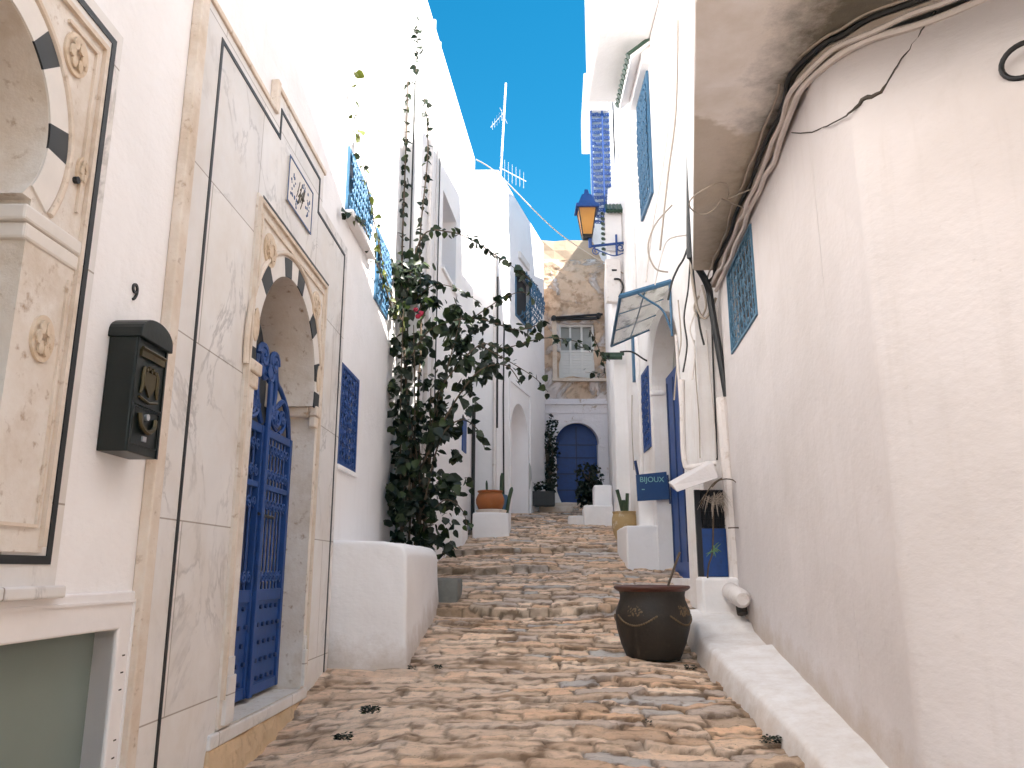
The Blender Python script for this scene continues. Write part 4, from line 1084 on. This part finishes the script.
# ================================================================== THIRD RIGHT HOUSE (R3)
T = thing('white_house', (2.8, 16.5, G(16.5)), 'white house far right beyond the lantern with a blue lattice balcony', 'house', 'houses along the street')
w = MB(); w.prism([(1.80, 13.8), (2.35, 19.38), (5.5, 19.38), (5.5, 13.8)], 1.5, 8.6); w.prism([(2.22, 16.75), (2.46, 19.36), (5.5, 19.36), (5.5, 16.75)], 8.6, 10.9)
w.prism([(1.98, 13.82), (2.06, 14.7), (5.5, 14.7), (5.5, 13.82)], 8.6, 9.6); w.prism([(2.0, 14.9), (2.16, 16.65), (3.0, 16.65), (3.0, 14.9)], 8.6, 11.9); w.build('wall', M['plaster'], T, bevel=.03)
mb_ = thing('lattice_balcony', (1.8, 15.6, 8.6), 'narrow blue wooden lattice balcony high on the far right house', 'balcony')
FM = Fr((1.66, 15.0), (1.80, 16.6), (-1, 0)); FMr = Fr((1.62, 14.95), (2.1, 14.95), (0, -1), 'x')
b = MB(); b.prism([(1.63, 14.98), (2.1, 14.98), (2.15, 16.6), (1.78, 16.6)], 8.7, 11.6); b.build('body', M['lattice_ground'], mb_)
b = MB()
for i in range(9):
    for j in range(24):
        u = 1.64 + .46 * i / 9; z = 8.35 + 3.2 * j / 24; b.tube(spiral(FMr, u + .02, z + .06, .045, i + j, 1.2, .04, 10), .011, 4)
for u in (1.64, 1.87, 2.1): b.box(FMr, u - .016, u + .016, 8.3, 11.65, .0, .05)
b.build('lattice', M['blue'], mb_)
b = MB(); b.prism([(1.5, 14.85), (2.0, 14.85), (2.05, 16.7), (1.6, 16.7)], 10.9, 11.75); b.build('hood', M['plaster_clean'], mb_, bevel=.02)
b = MB(); b.add([Vector((1.63, 14.98, 8.7)), Vector((2.1, 14.98, 8.7)), Vector((2.15, 16.6, 8.7)), Vector((1.8, 16.6, 8.7)), Vector((2.02, 15.2, 8.1)), Vector((2.1, 15.2, 8.1)), Vector((2.12, 16.4, 8.1)), Vector((2.0, 16.4, 8.1))],
                [(0, 1, 2, 3), (4, 5, 6, 7), (0, 1, 5, 4), (1, 2, 6, 5), (2, 3, 7, 6), (3, 0, 4, 7)]); b.build('base', M['lattice_ground'], mb_)
w = MB(); w.box(F3r, 1.72, 2.02, 7.3, 8.05, 0, .10); ev = w.build('eave', M['plaster'], T)
w = MB()
for k in range(5): w.tube([F3r.P(1.76 + k * .066, 8.22, .02), F3r.P(1.76 + k * .066, 8.02, .22)], .042, 8)
for k in range(9): w.tube([F3r.P(1.70, 7.25 + k * .1, .02), F3r.P(1.66, 7.22 + k * .1, .12)], .030, 6)
w.build('eave_tiles', M['tile_green'], ev, smooth=True)
eb = thing('electric_box', (1.9, 13.75, 6.6), 'pale meter box on the far right wall below the lantern', 'electric box')
b = MB(); b.box(F3r, 1.70, 1.97, 6.30, 7.12, .0, .14); b.build('case', M['pipe_white'], eb, bevel=.012)
b = MB(); b.box(F3r, 1.81, 1.90, 6.88, 6.915, .14, .146); b.build('slot', M['black_metal'], eb)
b = MB(); b.tube(smooth_pts([F3r.P(1.84, 6.72, .16), F3r.P(1.95, 6.70, .17), F3r.P(2.0, 6.55, .16), F3r.P(1.92, 6.38, .15)], 4), .018, 6); b.build('lead', M['cable_black'], eb)
# wires running over the right facades
wires = [
    ([(672, 205), (655, 225), (648, 248), (655, 268), (668, 272)], 8.35, .010, 'cable_grey', 'looped grey wire on the wall right of the lantern'),
    ([(690, 240), (684, 258), (678, 268), (672, 282), (668, 300)], 8.38, .012, 'cable_black', 'black wire running down to the canopy corner'),
    ([(688, 235), (668, 240), (660, 262), (655, 285)], 8.40, .008, 'cable_white', 'pale wire drooping beside the drain pipe'),
    ([(678, 20), (676, 110), (668, 175), (660, 250)], 8.40, .012, 'cable_grey', 'long thin wire down the upper right facade'),
    ([(690, 258), (693, 285), (698, 310), (706, 318), (716, 298)], 8.30, .016, 'cable_grey', 'grey cable looping under the drain pipe bend'),
    ([(692, 262), (696, 300), (700, 328), (704, 345)], 8.32, .012, 'cable_black', 'black cable hanging below the drain pipe bend'),
    ([(700, 290), (694, 315), (690, 330), (695, 350), (692, 380)], 8.34, .009, 'cable_white', 'pale cable knotted on the wall right of the canopy'),
    ([(694, 340), (696, 380), (699, 420), (700, 458)], 8.40, .007, 'cable_grey', 'thin wire dropping to the plaster hood'),
    ([(706, 330), (710, 380), (714, 420), (716, 458)], 8.40, .008, 'cable_white', 'pale wire next to the thick white downpipe'),
    ([(678, 300), (681, 340), (677, 365), (674, 400)], 9.0, .009, 'cable_grey', 'thin grey wire at the right jamb of the arched door'),
    ([(690, 262), (688, 290), (684, 318), (687, 345), (683, 372)], 8.41, .010, 'cable_black', 'black wire zigzagging down beside the canopy'),
    ([(702, 285), (706, 305), (700, 318), (694, 308), (699, 296)], 8.34, .013, 'cable_grey', 'coiled grey cable under the drain pipe bend'),
    ([(640, 60), (642, 120), (640, 200), (641, 280)], 12.2, .014, 'cable_white', 'white conduit high beside the upper blue window'),
    ([(672, 95), (664, 160), (652, 230), (646, 282)], 8.42, .009, 'cable_white', 'pale wire slanting across the upper right facade'),
    ([(711, 300), (713, 360), (716, 430), (717, 460)], 8.42, .010, 'cable_black', 'thin black wire left of the drain pipe'),
    ([(632, 395), (632, 430), (634, 470)], 12.5, .008, 'cable_grey', 'thin wire on the wall left of the blue sign'),
    ([(620, 352), (632, 352), (645, 360), (652, 362)], 11.6, .014, 'cable_black', 'black cable strung under the canopy'),
]
for pts, Y_, r_, mt, lb_ in wires:
    Yw = Y_
    cab('wall_wire', smooth_pts([at(px, py, Yw) for px, py in pts], 5), r_, mt, lb_, 5)
# small blue hanging frame and dark rails past the canopy
b = MB(); b.box(F2, 12.62, 12.78, 4.6, 5.6, .0, .05); tag(b.build('blue_post', M['blue_light']), 'short blue post fixed to the wall under the canopy end', 'post')
b = MB(); b.tube([at(600, 354, 13.6), at(624, 354, 13.6)], .03, 6); b.tube([at(602, 357, 13.6), at(622, 357, 13.6)], .05, 6)
tag(b.build('awning_rail', M['tile_green']), 'dark green rail sticking out left of the canopy', 'rail')

# ================================================================== POTS, PLINTHS, STEPS
def leaf_mesh(name, pts_norm_size, mat, parent, palette):
    """heart shaped, folded leaves; each one its own small patch of faces"""
    V = []; Fc = []; Cc = []
    shape = [(0, 0, 0), (.42, .10, .06), (.50, .42, .10), (.28, .78, .06), (0, 1.08, -.04), (-.28, .78, .06), (-.50, .42, .10), (-.42, .10, .06), (0, .5, -.04)]
    faces = [(0, 1, 8), (1, 2, 8), (2, 3, 8), (3, 4, 8), (4, 5, 8), (5, 6, 8), (6, 7, 8), (7, 0, 8)]
    off = WL.get(parent.name, Vector()) if parent else Vector()
    for p, nrm, up, s, ci in pts_norm_size:
        x = up.cross(nrm); x = x.normalized() if x.length > 1e-5 else Vector((1, 0, 0)); y = up.normalized(); z = x.cross(y)
        o = len(V); wv = random.uniform(.75, 1.0)
        for a, b_, c_ in shape: V.append(tuple(p - off + x * a * s * wv + y * b_ * s + z * c_ * s))
        Fc += [tuple(i + o for i in f) for f in faces]
        k = palette(ci); Cc += [k] * 9
    me = bpy.data.meshes.new(name); me.from_pydata(V, [], Fc)
    ca = me.color_attributes.new('tint', 'FLOAT_COLOR', 'POINT')
    ca.data.foreach_set('color', np.array([(*c, 1) for c in Cc], np.float32).ravel())
    for q in me.polygons: q.use_smooth = True
    me.materials.append(mat); ob = bpy.data.objects.new(name, me); S.collection.objects.link(ob)
    if parent: ob.parent = parent; WL[ob.name] = off
    return ob
def rdir(): 
    while True:
        v = Vector((random.uniform(-1, 1), random.uniform(-1, 1), random.uniform(-1, 1)))
        if .1 < v.length < 1: return v.normalized()
def dark_green(ci):
    k = random.uniform(.6, 1.3); return (((.013 * k, .025 * k, .011 * k) if random.random() < .8 else (.035 * k, .055 * k, .015 * k)) if ci == 0 else (.10 * k, .12 * k, .018 * k))  # yellow-green entry paints the sunlit look of high shoots into their leaves
def mid_green(ci):
    k = random.uniform(.6, 1.4); return (.013 * k, .023 * k, .013 * k)

# big dark pot
PY = 7.48; PX = 1.265; PZ = G(PY) - .02
pt = thing('clay_pot', (PX, PY, PZ), 'large dark brown glazed clay pot standing on the cobbles by the ledge', 'pot')
pr = [(.0, 0), (.235, 0), (.245, .02), (.285, .12), (.325, .25), (.338, .33), (.332, .40), (.310, .46), (.294, .505), (.292, .54), (.300, .58), (.27, .57), (.27, .40), (.29, .30), (.0, .28)]
b = MB(); b.lathe(pr, (PX, PY, PZ), 56); b.build('body', M['pot_dark'], pt, smooth=True, rough=.006, rs=5, sharp=60)
b = MB(); b.lathe([(.285, .565), (.325, .588), (.342, .602), (.342, .616), (.328, .624), (.305, .62), (.285, .60), (.275, .55)], (PX, PY, PZ), 56); b.build('rim', M['pot_rim'], pt, smooth=True, sharp=80)
def onpot(a, z, d=.004):
    r = np.interp(z, [p[1] for p in pr[:10]], [p[0] for p in pr[:10]]) + d; return Vector((PX + r * math.cos(a), PY + r * math.sin(a), PZ + z))
for gx in range(4):
    a_c = math.radians(-128 + 90 * gx); b = MB(); P = []; rad_ = []
    for k in range(77):
        t = k / 76; P.append(onpot(a_c - .62 + 1.24 * t, .375 - .085 * math.sin(math.pi * t), .001)); rad_.append(.0045 + .0055 * abs(math.sin(k * math.pi / 4)))
    b.tube(P, rad_, 6); b.build('garland', M['pot_decor'], pt, smooth=True, sharp=80)
    b = MB(); n1, n2 = 26, 12; vs = []
    for i in range(n1 + 1):
        for j in range(n2 + 1):
            u, v = i / n1 * 2 - 1, j / n2 * 2 - 1; e = max(0, 1 - (u * u) ** 2 - v ** 4)
            q = noise.noise(Vector((u * 6 + gx * 3, v * 4, gx))) + .6 * noise.noise(Vector((u * 14, v * 9, gx + 5)))
            vs.append(onpot(a_c + .36 * u, .412 + .062 * v, -.010 + e * (.010 + .014 * q)))
    b.add(vs, [(i * (n2 + 1) + j, (i + 1) * (n2 + 1) + j, (i + 1) * (n2 + 1) + j + 1, i * (n2 + 1) + j + 1) for i in range(n1) for j in range(n2)])
    b.build('relief', M['pot_decor'], pt, smooth=True, sharp=80)
b = MB(); b.tube([(PX + .12, PY - .02, PZ + .30), (PX + .16, PY + .05, PZ + .62), (PX + .24, PY + .1, PZ + .80), (PX + .30, PY + .15, PZ + .92)], .012, 6); b.build('dry_stem', M['bark'], pt)
b = MB(); b.lathe([(0, .0), (.27, .0)], (PX, PY, PZ + .42), 24); b.build('soil', M['soil'], pt)

# spiky plants in front of the cabinet
sp = thing('wispy_plant', (2.0, 8.1, 1.28), 'wispy grassy plant hanging in front of the blue cabinet', 'plant')
b = MB()
for k in range(46):
    a = random.uniform(0, 6.28); p0 = Vector((2.06, 8.25, 2.28)) + rdir() * .03
    d = Vector((math.cos(a) * .17, -abs(math.sin(a)) * .08, random.uniform(-.05, .12)))
    b.tube([p0, p0 + d * .6 + Vector((0, 0, .03)), p0 + d + Vector((0, 0, -.10))], [.0035, .003, .001], 4)
b.build('blades', M['cable_grey'], sp)
b = MB()
for k in range(16):
    p0 = Vector((2.03, 8.22, 1.80)) + rdir() * .02; d = rdir() * random.uniform(.06, .13); d.y = -abs(d.y) * .5
    b.tube([p0, p0 + d * .6, p0 + d + Vector((0, 0, -.01))], [.006, .005, .001], 4)
b.build('shoots', simple('pale_green_shoot', (.09, .20, .09), .5), sp)
b = MB(); b.tube(smooth_pts([(1.93, 8.2, 1.30), (1.96, 8.2, 1.62), (2.02, 8.22, 1.80), (2.06, 8.25, 2.26)], 4), .009, 5)
for pa in ([(712, 487), (720, 480), (733, 480), (742, 490)], [(728, 528), (740, 528), (748, 532)], [(700, 505), (712, 485), (722, 478)]):
    b.tube(smooth_pts([at(px, py, 8.0) for px, py in pa], 4), .006, 4)
b.build('stem', M['bark'], sp)

# orange pot on its white plinth
b = MB(); b.prism([(-.67, 13.75), (-.05, 13.75), (-.02, 14.55), (-.70, 14.55)], 1.9, 2.56)
tag(b.build('white_plinth', M['plaster_clean'], bevel=.03, cut=.15, rough=.012), 'white plinth under the orange pot on the left', 'plinth')
op_ = thing('orange_pot', (-.40, 14.05, 2.56), 'round orange terracotta pot on a white plinth', 'pot')
b = MB(); b.lathe([(0, 0), (.15, 0), (.20, .06), (.245, .17), (.25, .24), (.22, .32), (.20, .35), (.225, .375), (.22, .39), (.18, .38), (.17, .30), (0, .29)], (-.38, 14.05, 2.56), 36); b.build('body', M['terracotta'], op_, smooth=True)
b = MB(); b.lathe([(0, 0), (.24, 0), (.27, .07), (.25, .08), (.22, .03), (0, .02)], (-.36, 14.05, 2.54), 30); b.build('saucer', M['tan_edge'], op_, smooth=True)
def cactus(name, c, hs, label, mat='cactus', r=.035):
    b = MB()
    for dx, dy, lean, h_ in hs:
        P = [Vector((c[0] + dx, c[1] + dy, c[2])), Vector((c[0] + dx + lean * .4, c[1] + dy, c[2] + h_ * .5)), Vector((c[0] + dx + lean, c[1] + dy, c[2] + h_))]
        b.tube(smooth_pts(P, 4), [r] * 8 + [r * .45], 7)
    return tag(b.build(name, M[mat], smooth=True), label, 'plant', 'cacti by the orange pot')
cactus('cactus', (-.20, 14.45, 2.56), [(0, 0, .02, .75), (.10, .05, .1, .5), (-.12, 0, -.04, .45)], 'upright dark cactus behind the orange pot')
cactus('cactus', (-.44, 14.5, 2.56), [(0, 0, -.02, .62), (.06, .0, .05, .36)], 'thin cactus between the orange pot and the left wall', r=.022)
b = MB(); b.prism([(-.98, 12.9), (-.78, 12.9), (-.74, 13.7), (-.95, 13.7)], 1.6, 2.45)
tag(b.build('white_block', M['plaster_clean'], bevel=.04, cut=.15, rough=.015), 'white rounded kerb block beside the climbing plant', 'block')
b = MB(); b.box(FC, 15.10, 15.45, 2.2, 3.0, .0, .05); b.build('small_hatch', M['blue_light'], C)

# yellow pot with cactus on the right
yp = thing('yellow_pot', (1.87, 13.35, G(13.35)), 'pale yellow clay pot holding a cactus at the right house corner', 'pot')
b = MB(); zy = 2.03
b.lathe([(0, 0), (.14, 0), (.19, .10), (.215, .24), (.21, .36), (.19, .42), (.205, .46), (.18, .46), (.17, .40), (0, .38)], (1.86, 13.35, zy + .05), 32); b.build('body', M['pot_yellow'], yp, smooth=True)
b = MB()
for dx, ln_, h_ in ((-.02, -.10, .42), (.03, .02, .36), (0, -.02, .25)):
    b.tube(smooth_pts([(1.86 + dx, 13.35, zy + .42), (1.86 + dx + ln_ * .5, 13.33, zy + .42 + h_ * .6), (1.86 + dx + ln_, 13.32, zy + .45 + h_)], 4), .03, 7)
b.build('cactus_stem', M['cactus'], yp, smooth=True)
# white steps in front of the end house
b = MB(); b.prism([(1.36, 15.3), (1.92, 15.3), (1.95, 16.3), (1.42, 16.3)], 2.0, 2.80); b.prism([(1.62, 15.9), (1.98, 15.9), (2.02, 16.6), (1.66, 16.6)], 2.0, 3.25)
tag(b.build('white_steps', M['plaster_clean'], bevel=.03, cut=.15, rough=.012), 'stepped white blocks left of the yellow pot', 'steps')
b = MB(); b.prism([(1.08, 15.6), (1.40, 15.5), (1.42, 16.1), (1.12, 16.1)], 2.0, 2.62); tag(b.build('step_block', M['plaster_old'], bevel=.03, cut=.12, rough=.015), 'low worn white step in front of the dark bush', 'step')
b = MB(); b.prism([(.9, 18.6), (2.3, 18.6), (2.3, 19.5), (.9, 19.5)], 2.4, 3.12); b.prism([(.6, 17.9), (1.35, 17.9), (1.45, 18.6), (.6, 18.6)], 2.3, 2.98)
tag(b.build('door_step', M['tan_edge'], bevel=.03, cut=.2, rough=.02), 'low stone landing before the arched blue door', 'step')

def bush(name, c, rx, ry, rz, n, size, label, trunk=True, pal=mid_green, cat='bush'):
    t = thing(name, (c[0], c[1], c[2] - rz), label, cat)
    L = []
    lobes = [(Vector(c) + Vector((random.uniform(-.5, .5) * rx, random.uniform(-.5, .5) * ry, random.uniform(-.6, .6) * rz)), random.uniform(.45, .75)) for _ in range(7)]
    for k in range(n):
        lc_, s = random.choice(lobes); d = rdir() * random.uniform(.5, 1.0) ** .5
        p = lc_ + Vector((d.x * rx * s, d.y * ry * s, d.z * rz * s)); L.append((p, rdir(), rdir(), size * random.uniform(.7, 1.4), 0))
    leaf_mesh('foliage', L, M['leaf'], t, pal)
    b = MB()
    for k in range(5): b.tube([Vector((c[0], c[1], c[2] - rz)), Vector(c) + Vector((random.uniform(-.4, .4) * rx, 0, random.uniform(-.2, .3) * rz)), Vector(c) + Vector((random.uniform(-.7, .7) * rx, random.uniform(-.5, .5) * ry, random.uniform(.2, .8) * rz))], [.03, .018, .006], 5)
    b.build('stems', M['bark'], t); return t
bt = at(589, 485, 17.6)
bush('dark_bush', (bt.x, 17.6, bt.z), .34, .3, .45, 900, .07, 'dense dark green bush in front of the arched blue door')
bt = at(549, 455, 18.7)
bush('slim_tree', (bt.x, 18.7, bt.z), .22, .2, .95, 800, .06, 'slim dark green tree left of the arched blue door', cat='tree')
pl_ = thing('planter', (.62, 17.9, 2.9), 'low dark planter box with herbs at the far left', 'planter')
p0 = at(541, 496, 17.6)
b = MB(); b.prism([(p0.x - .30, 17.5), (p0.x + .30, 17.5), (p0.x + .30, 17.8), (p0.x - .30, 17.8)], p0.z - .22, p0.z + .10); b.build('box', M['black_stone'], pl_, bevel=.01)
leaf_mesh('herbs', [(Vector((p0.x + random.uniform(-.3, .3), 17.65 + random.uniform(-.15, .15), p0.z + .10 + random.uniform(0, .2))), rdir(), rdir(), random.uniform(.04, .08), 0) for _ in range(220)], M['leaf'], pl_, mid_green)
jar = at(527, 470, 17.3); b = MB(); b.lathe([(0, 0), (.07, 0), (.10, .25), (.09, .5), (.045, .62), (.05, .68), (0, .66)], (jar.x, 17.3, jar.z - .42), 20)
tag(b.build('tall_jar', M['recess'], smooth=True), 'tall grey jar standing left of the planter box', 'jar')

# ================================================================== CLIMBING PLANT
vn_ = thing('climbing_plant', (-1.2, 9.75, G(9.75)), 'tall leafy climbing plant with long shoots at the left house corner', 'plant')
leaves = []; stems = MB()
def shoot(pts, r0, every, size, Yd=None, sunlit=0.0, spread=.05, r1=None):
    P = smooth_pts([on_fr(FA, p[0], p[1], .07) if p[2] == 'A' else at(*p) for p in pts], 8); m_ = len(P)
    stems.tube(P, [r0 + ((r1 if r1 is not None else r0 * .35) - r0) * i / (m_ - 1) for i in range(m_)], 5)
    acc = 0
    for i in range(1, m_):
        seg = (P[i] - P[i - 1]); acc += seg.length
        while acc > every:
            acc -= every * random.uniform(.7, 1.3)
            q = P[i].lerp(P[i - 1], random.random()) + rdir() * spread * random.random()
            nn = (rdir() * .8 + Vector((.3, -.6, .25))).normalized(); up = (rdir() * .75 + Vector((0, 0, -.55)) + seg.normalized() * .1).normalized()
            leaves.append((q, nn, up, size * random.uniform(.6, 1.3), 1 if random.random() < sunlit else 0))
# shoots read off the photograph as (x, y, distance)
shoot([(420, 545, 9.8), (412, 450, 9.8), (404, 350, 9.8), (402, 260, 9.85), (405, 170, 9.9), (408, 80, 9.9)], .022, .05, .085)
shoot([(428, 545, 9.8), (418, 430, 9.85), (421, 330, 9.85), (420, 240, 9.85), (428, 150, 9.85), (424, 95, 9.85)], .018, .055, .085)
shoot([(416, 72, 9.9), (417, 40, 9.9), (416, 12, 9.9)], .006, .05, .085)
shoot([(405, 330, 9.7), (388, 285, 'A'), (378, 240, 'A'), (368, 190, 'A'), (358, 130, 'A'), (354, 72, 'A')], .010, .075, .08, sunlit=.75)
shoot([(395, 320, 9.5), (386, 290, 'A'), (372, 250, 'A'), (362, 222, 'A'), (346, 212, 'A')], .012, .05, .085, sunlit=.3)
shoot([(400, 330, 9.7), (420, 240, 9.7), (450, 232, 9.7), (475, 242, 9.8), (500, 258, 10.0), (520, 272, 10.2), (538, 286, 10.3)], .011, .038, .095, spread=.07)
shoot([(410, 360, 9.6), (430, 330, 9.6), (470, 318, 9.5), (500, 325, 9.5), (520, 330, 9.5), (545, 322, 9.5)], .014, .03, .10, spread=.11)
shoot([(470, 320, 9.5), (500, 300, 9.5), (522, 292, 9.6), (534, 300, 9.6)], .008, .045, .095, spread=.06)
shoot([(480, 345, 9.4), (510, 362, 9.4), (535, 378, 9.5), (548, 392, 9.5)], .008, .05, .095, spread=.06)
shoot([(420, 420, 9.5), (450, 375, 9.4), (480, 345, 9.4), (505, 348, 9.4), (545, 338, 9.6), (578, 342, 9.8), (590, 352, 9.9)], .011, .05, .095, spread=.07)
shoot([(420, 470, 9.4), (450, 410, 9.3), (478, 372, 9.3), (505, 365, 9.3), (520, 382, 9.3)], .014, .045, .09, spread=.08)
shoot([(425, 500, 9.4), (440, 440, 9.3), (460, 420, 9.3), (478, 430, 9.3), (485, 450, 9.3)], .012, .045, .09, spread=.07)
shoot([(425, 520, 9.4), (445, 500, 9.3), (462, 510, 9.3), (468, 530, 9.3)], .010, .04, .085, spread=.07)
shoot([(415, 300, 9.8), (435, 285, 9.8), (460, 290, 9.8), (482, 305, 9.8)], .008, .05, .08)
shoot([(590, 330, 9.9), (600, 352, 10), (604, 372, 10), (585, 372, 10)], .006, .05, .075)
shoot([(575, 345, 9.9), (592, 350, 10), (612, 355, 10.1)], .006, .05, .08)
for k in range(9):
    x0 = random.uniform(395, 430); x1 = x0 + random.uniform(-18, 50); y1_ = random.uniform(290, 430)
    shoot([(x0, 545, 9.7), ((x0 + x1) / 2 + random.uniform(-10, 10), (545 + y1_) / 2, 9.5), (x1, y1_, 9.4)], .016, .05, .09, spread=.14)
# the dense middle
outl = [(545, 396, 452), (510, 388, 462), (470, 386, 472), (430, 386, 482), (390, 386, 488), (360, 386, 500), (330, 386, 500), (300, 384, 470), (275, 384, 440), (250, 388, 425)]
clumps = []
for k in range(98):
    y = random.uniform(262, 546); i = [o for o in outl if o[0] <= y] or [outl[-1]]
    lo = np.interp(y, [o[0] for o in outl[::-1]], [o[1] for o in outl[::-1]]); hi = np.interp(y, [o[0] for o in outl[::-1]], [o[2] for o in outl[::-1]])
    t = random.random() ** 1.35
    clumps.append((lo + (hi - lo) * t, y, random.uniform(9.25, 10.1)))
for cx, cy, Yc in clumps:
    c = at(cx, cy, Yc); rad = random.uniform(.08, .19)
    for k in range(random.randint(8, 17)):
        p = c + rdir() * rad * random.random() ** .4
        wx = -1.8 + .03 * p.y + .03
        if p.y < 10.0 and p.x < wx: p.x = wx + random.uniform(0, .05)
        nn = (rdir() * .8 + Vector((.3, -.6, .3))).normalized(); up = (rdir() * .7 + Vector((0, 0, -.6))).normalized()
        leaves.append((p, nn, up, random.choice((.07, .09, .11, .125, .14)) * random.uniform(.85, 1.1), 0))
leaf_mesh('foliage', leaves, M['leaf'], vn_, dark_green)
stems.build('stems', M['bark'], vn_, smooth=True)
fl = MB()
for px, py in ((416, 310), (421, 313), (418, 316)):
    c = at(px, py, 9.4); fl.lathe([(0, .03), (.03, .02), (.038, 0), (.02, -.03), (0, -.035)], c, 8)
fl.build('flower', M['flower'], vn_, smooth=True, rough=.012, rs=20)
# stone trough at the foot of the plant
b = MB(); tz = G(9.7); b.prism([(-.98, 9.38), (-.62, 9.40), (-.60, 9.95), (-1.3, 9.95)], tz - .3, tz + .22)
tag(b.build('stone_trough', simple('grey_rough_stone', (.22, .22, .20), .9, var=.4, bump=.6, bs=15), bevel=.02, cut=.1, rough=.02), 'grey stone trough at the foot of the climbing plant', 'trough')

# weeds on the street
def weed(px, py, n, s, label):
    d = ray(px, py); y = 4.0
    for _ in range(60):
        z = EYE + d.z / d.y * y
        if z <= G(y) + .01: break
        y += .05
    c = Vector((d.x / d.y * y, y, G(y)))
    L = []
    for k in range(n):
        a = random.uniform(0, 6.28); r = s * random.random() ** .6
        L.append((c + Vector((math.cos(a) * r, math.sin(a) * r * .8, .01 + random.uniform(0, .035))), (rdir() * .6 + Vector((0, 0, 1))).normalized(), Vector((math.cos(a), math.sin(a), random.uniform(-.1, .5))).normalized(), random.uniform(.012, .026) * (.55 + s * 9), 0))
    t = leaf_mesh('weed', L, M['leaf'], None, lambda ci: tuple(v * random.uniform(.5, 1.1) for v in (.018, .028, .012)))
    return tag(t, label, 'weed', 'weeds growing on the cobbles')
weed(370, 714, 130, .055, 'dark weed tuft on the cobbles nearer the white bench')
for px, py, n_, s_, lb_ in ((771, 744, 90, .05, 'mossy weed tuft at the foot of the ledge nearest the viewer'), (742, 668, 70, .04, 'mossy weed tuft at the foot of the ledge right of the dark pot'),
                            (690, 657, 60, .04, 'small mossy tuft beside the base of the dark pot'), (648, 727, 26, .022, 'tiny green sprig between the cobbles on the right'),
                            (412, 668, 40, .03, 'small weed at the street corner of the white bench'), (438, 612, 50, .04, 'weed by the far end of the white bench'), (690, 572, 0, 0, '')):
    if n_: weed(px, py, n_, s_, lb_)
weed(343, 742, 110, .05, 'dark weed tuft on the cobbles closest to the viewer')
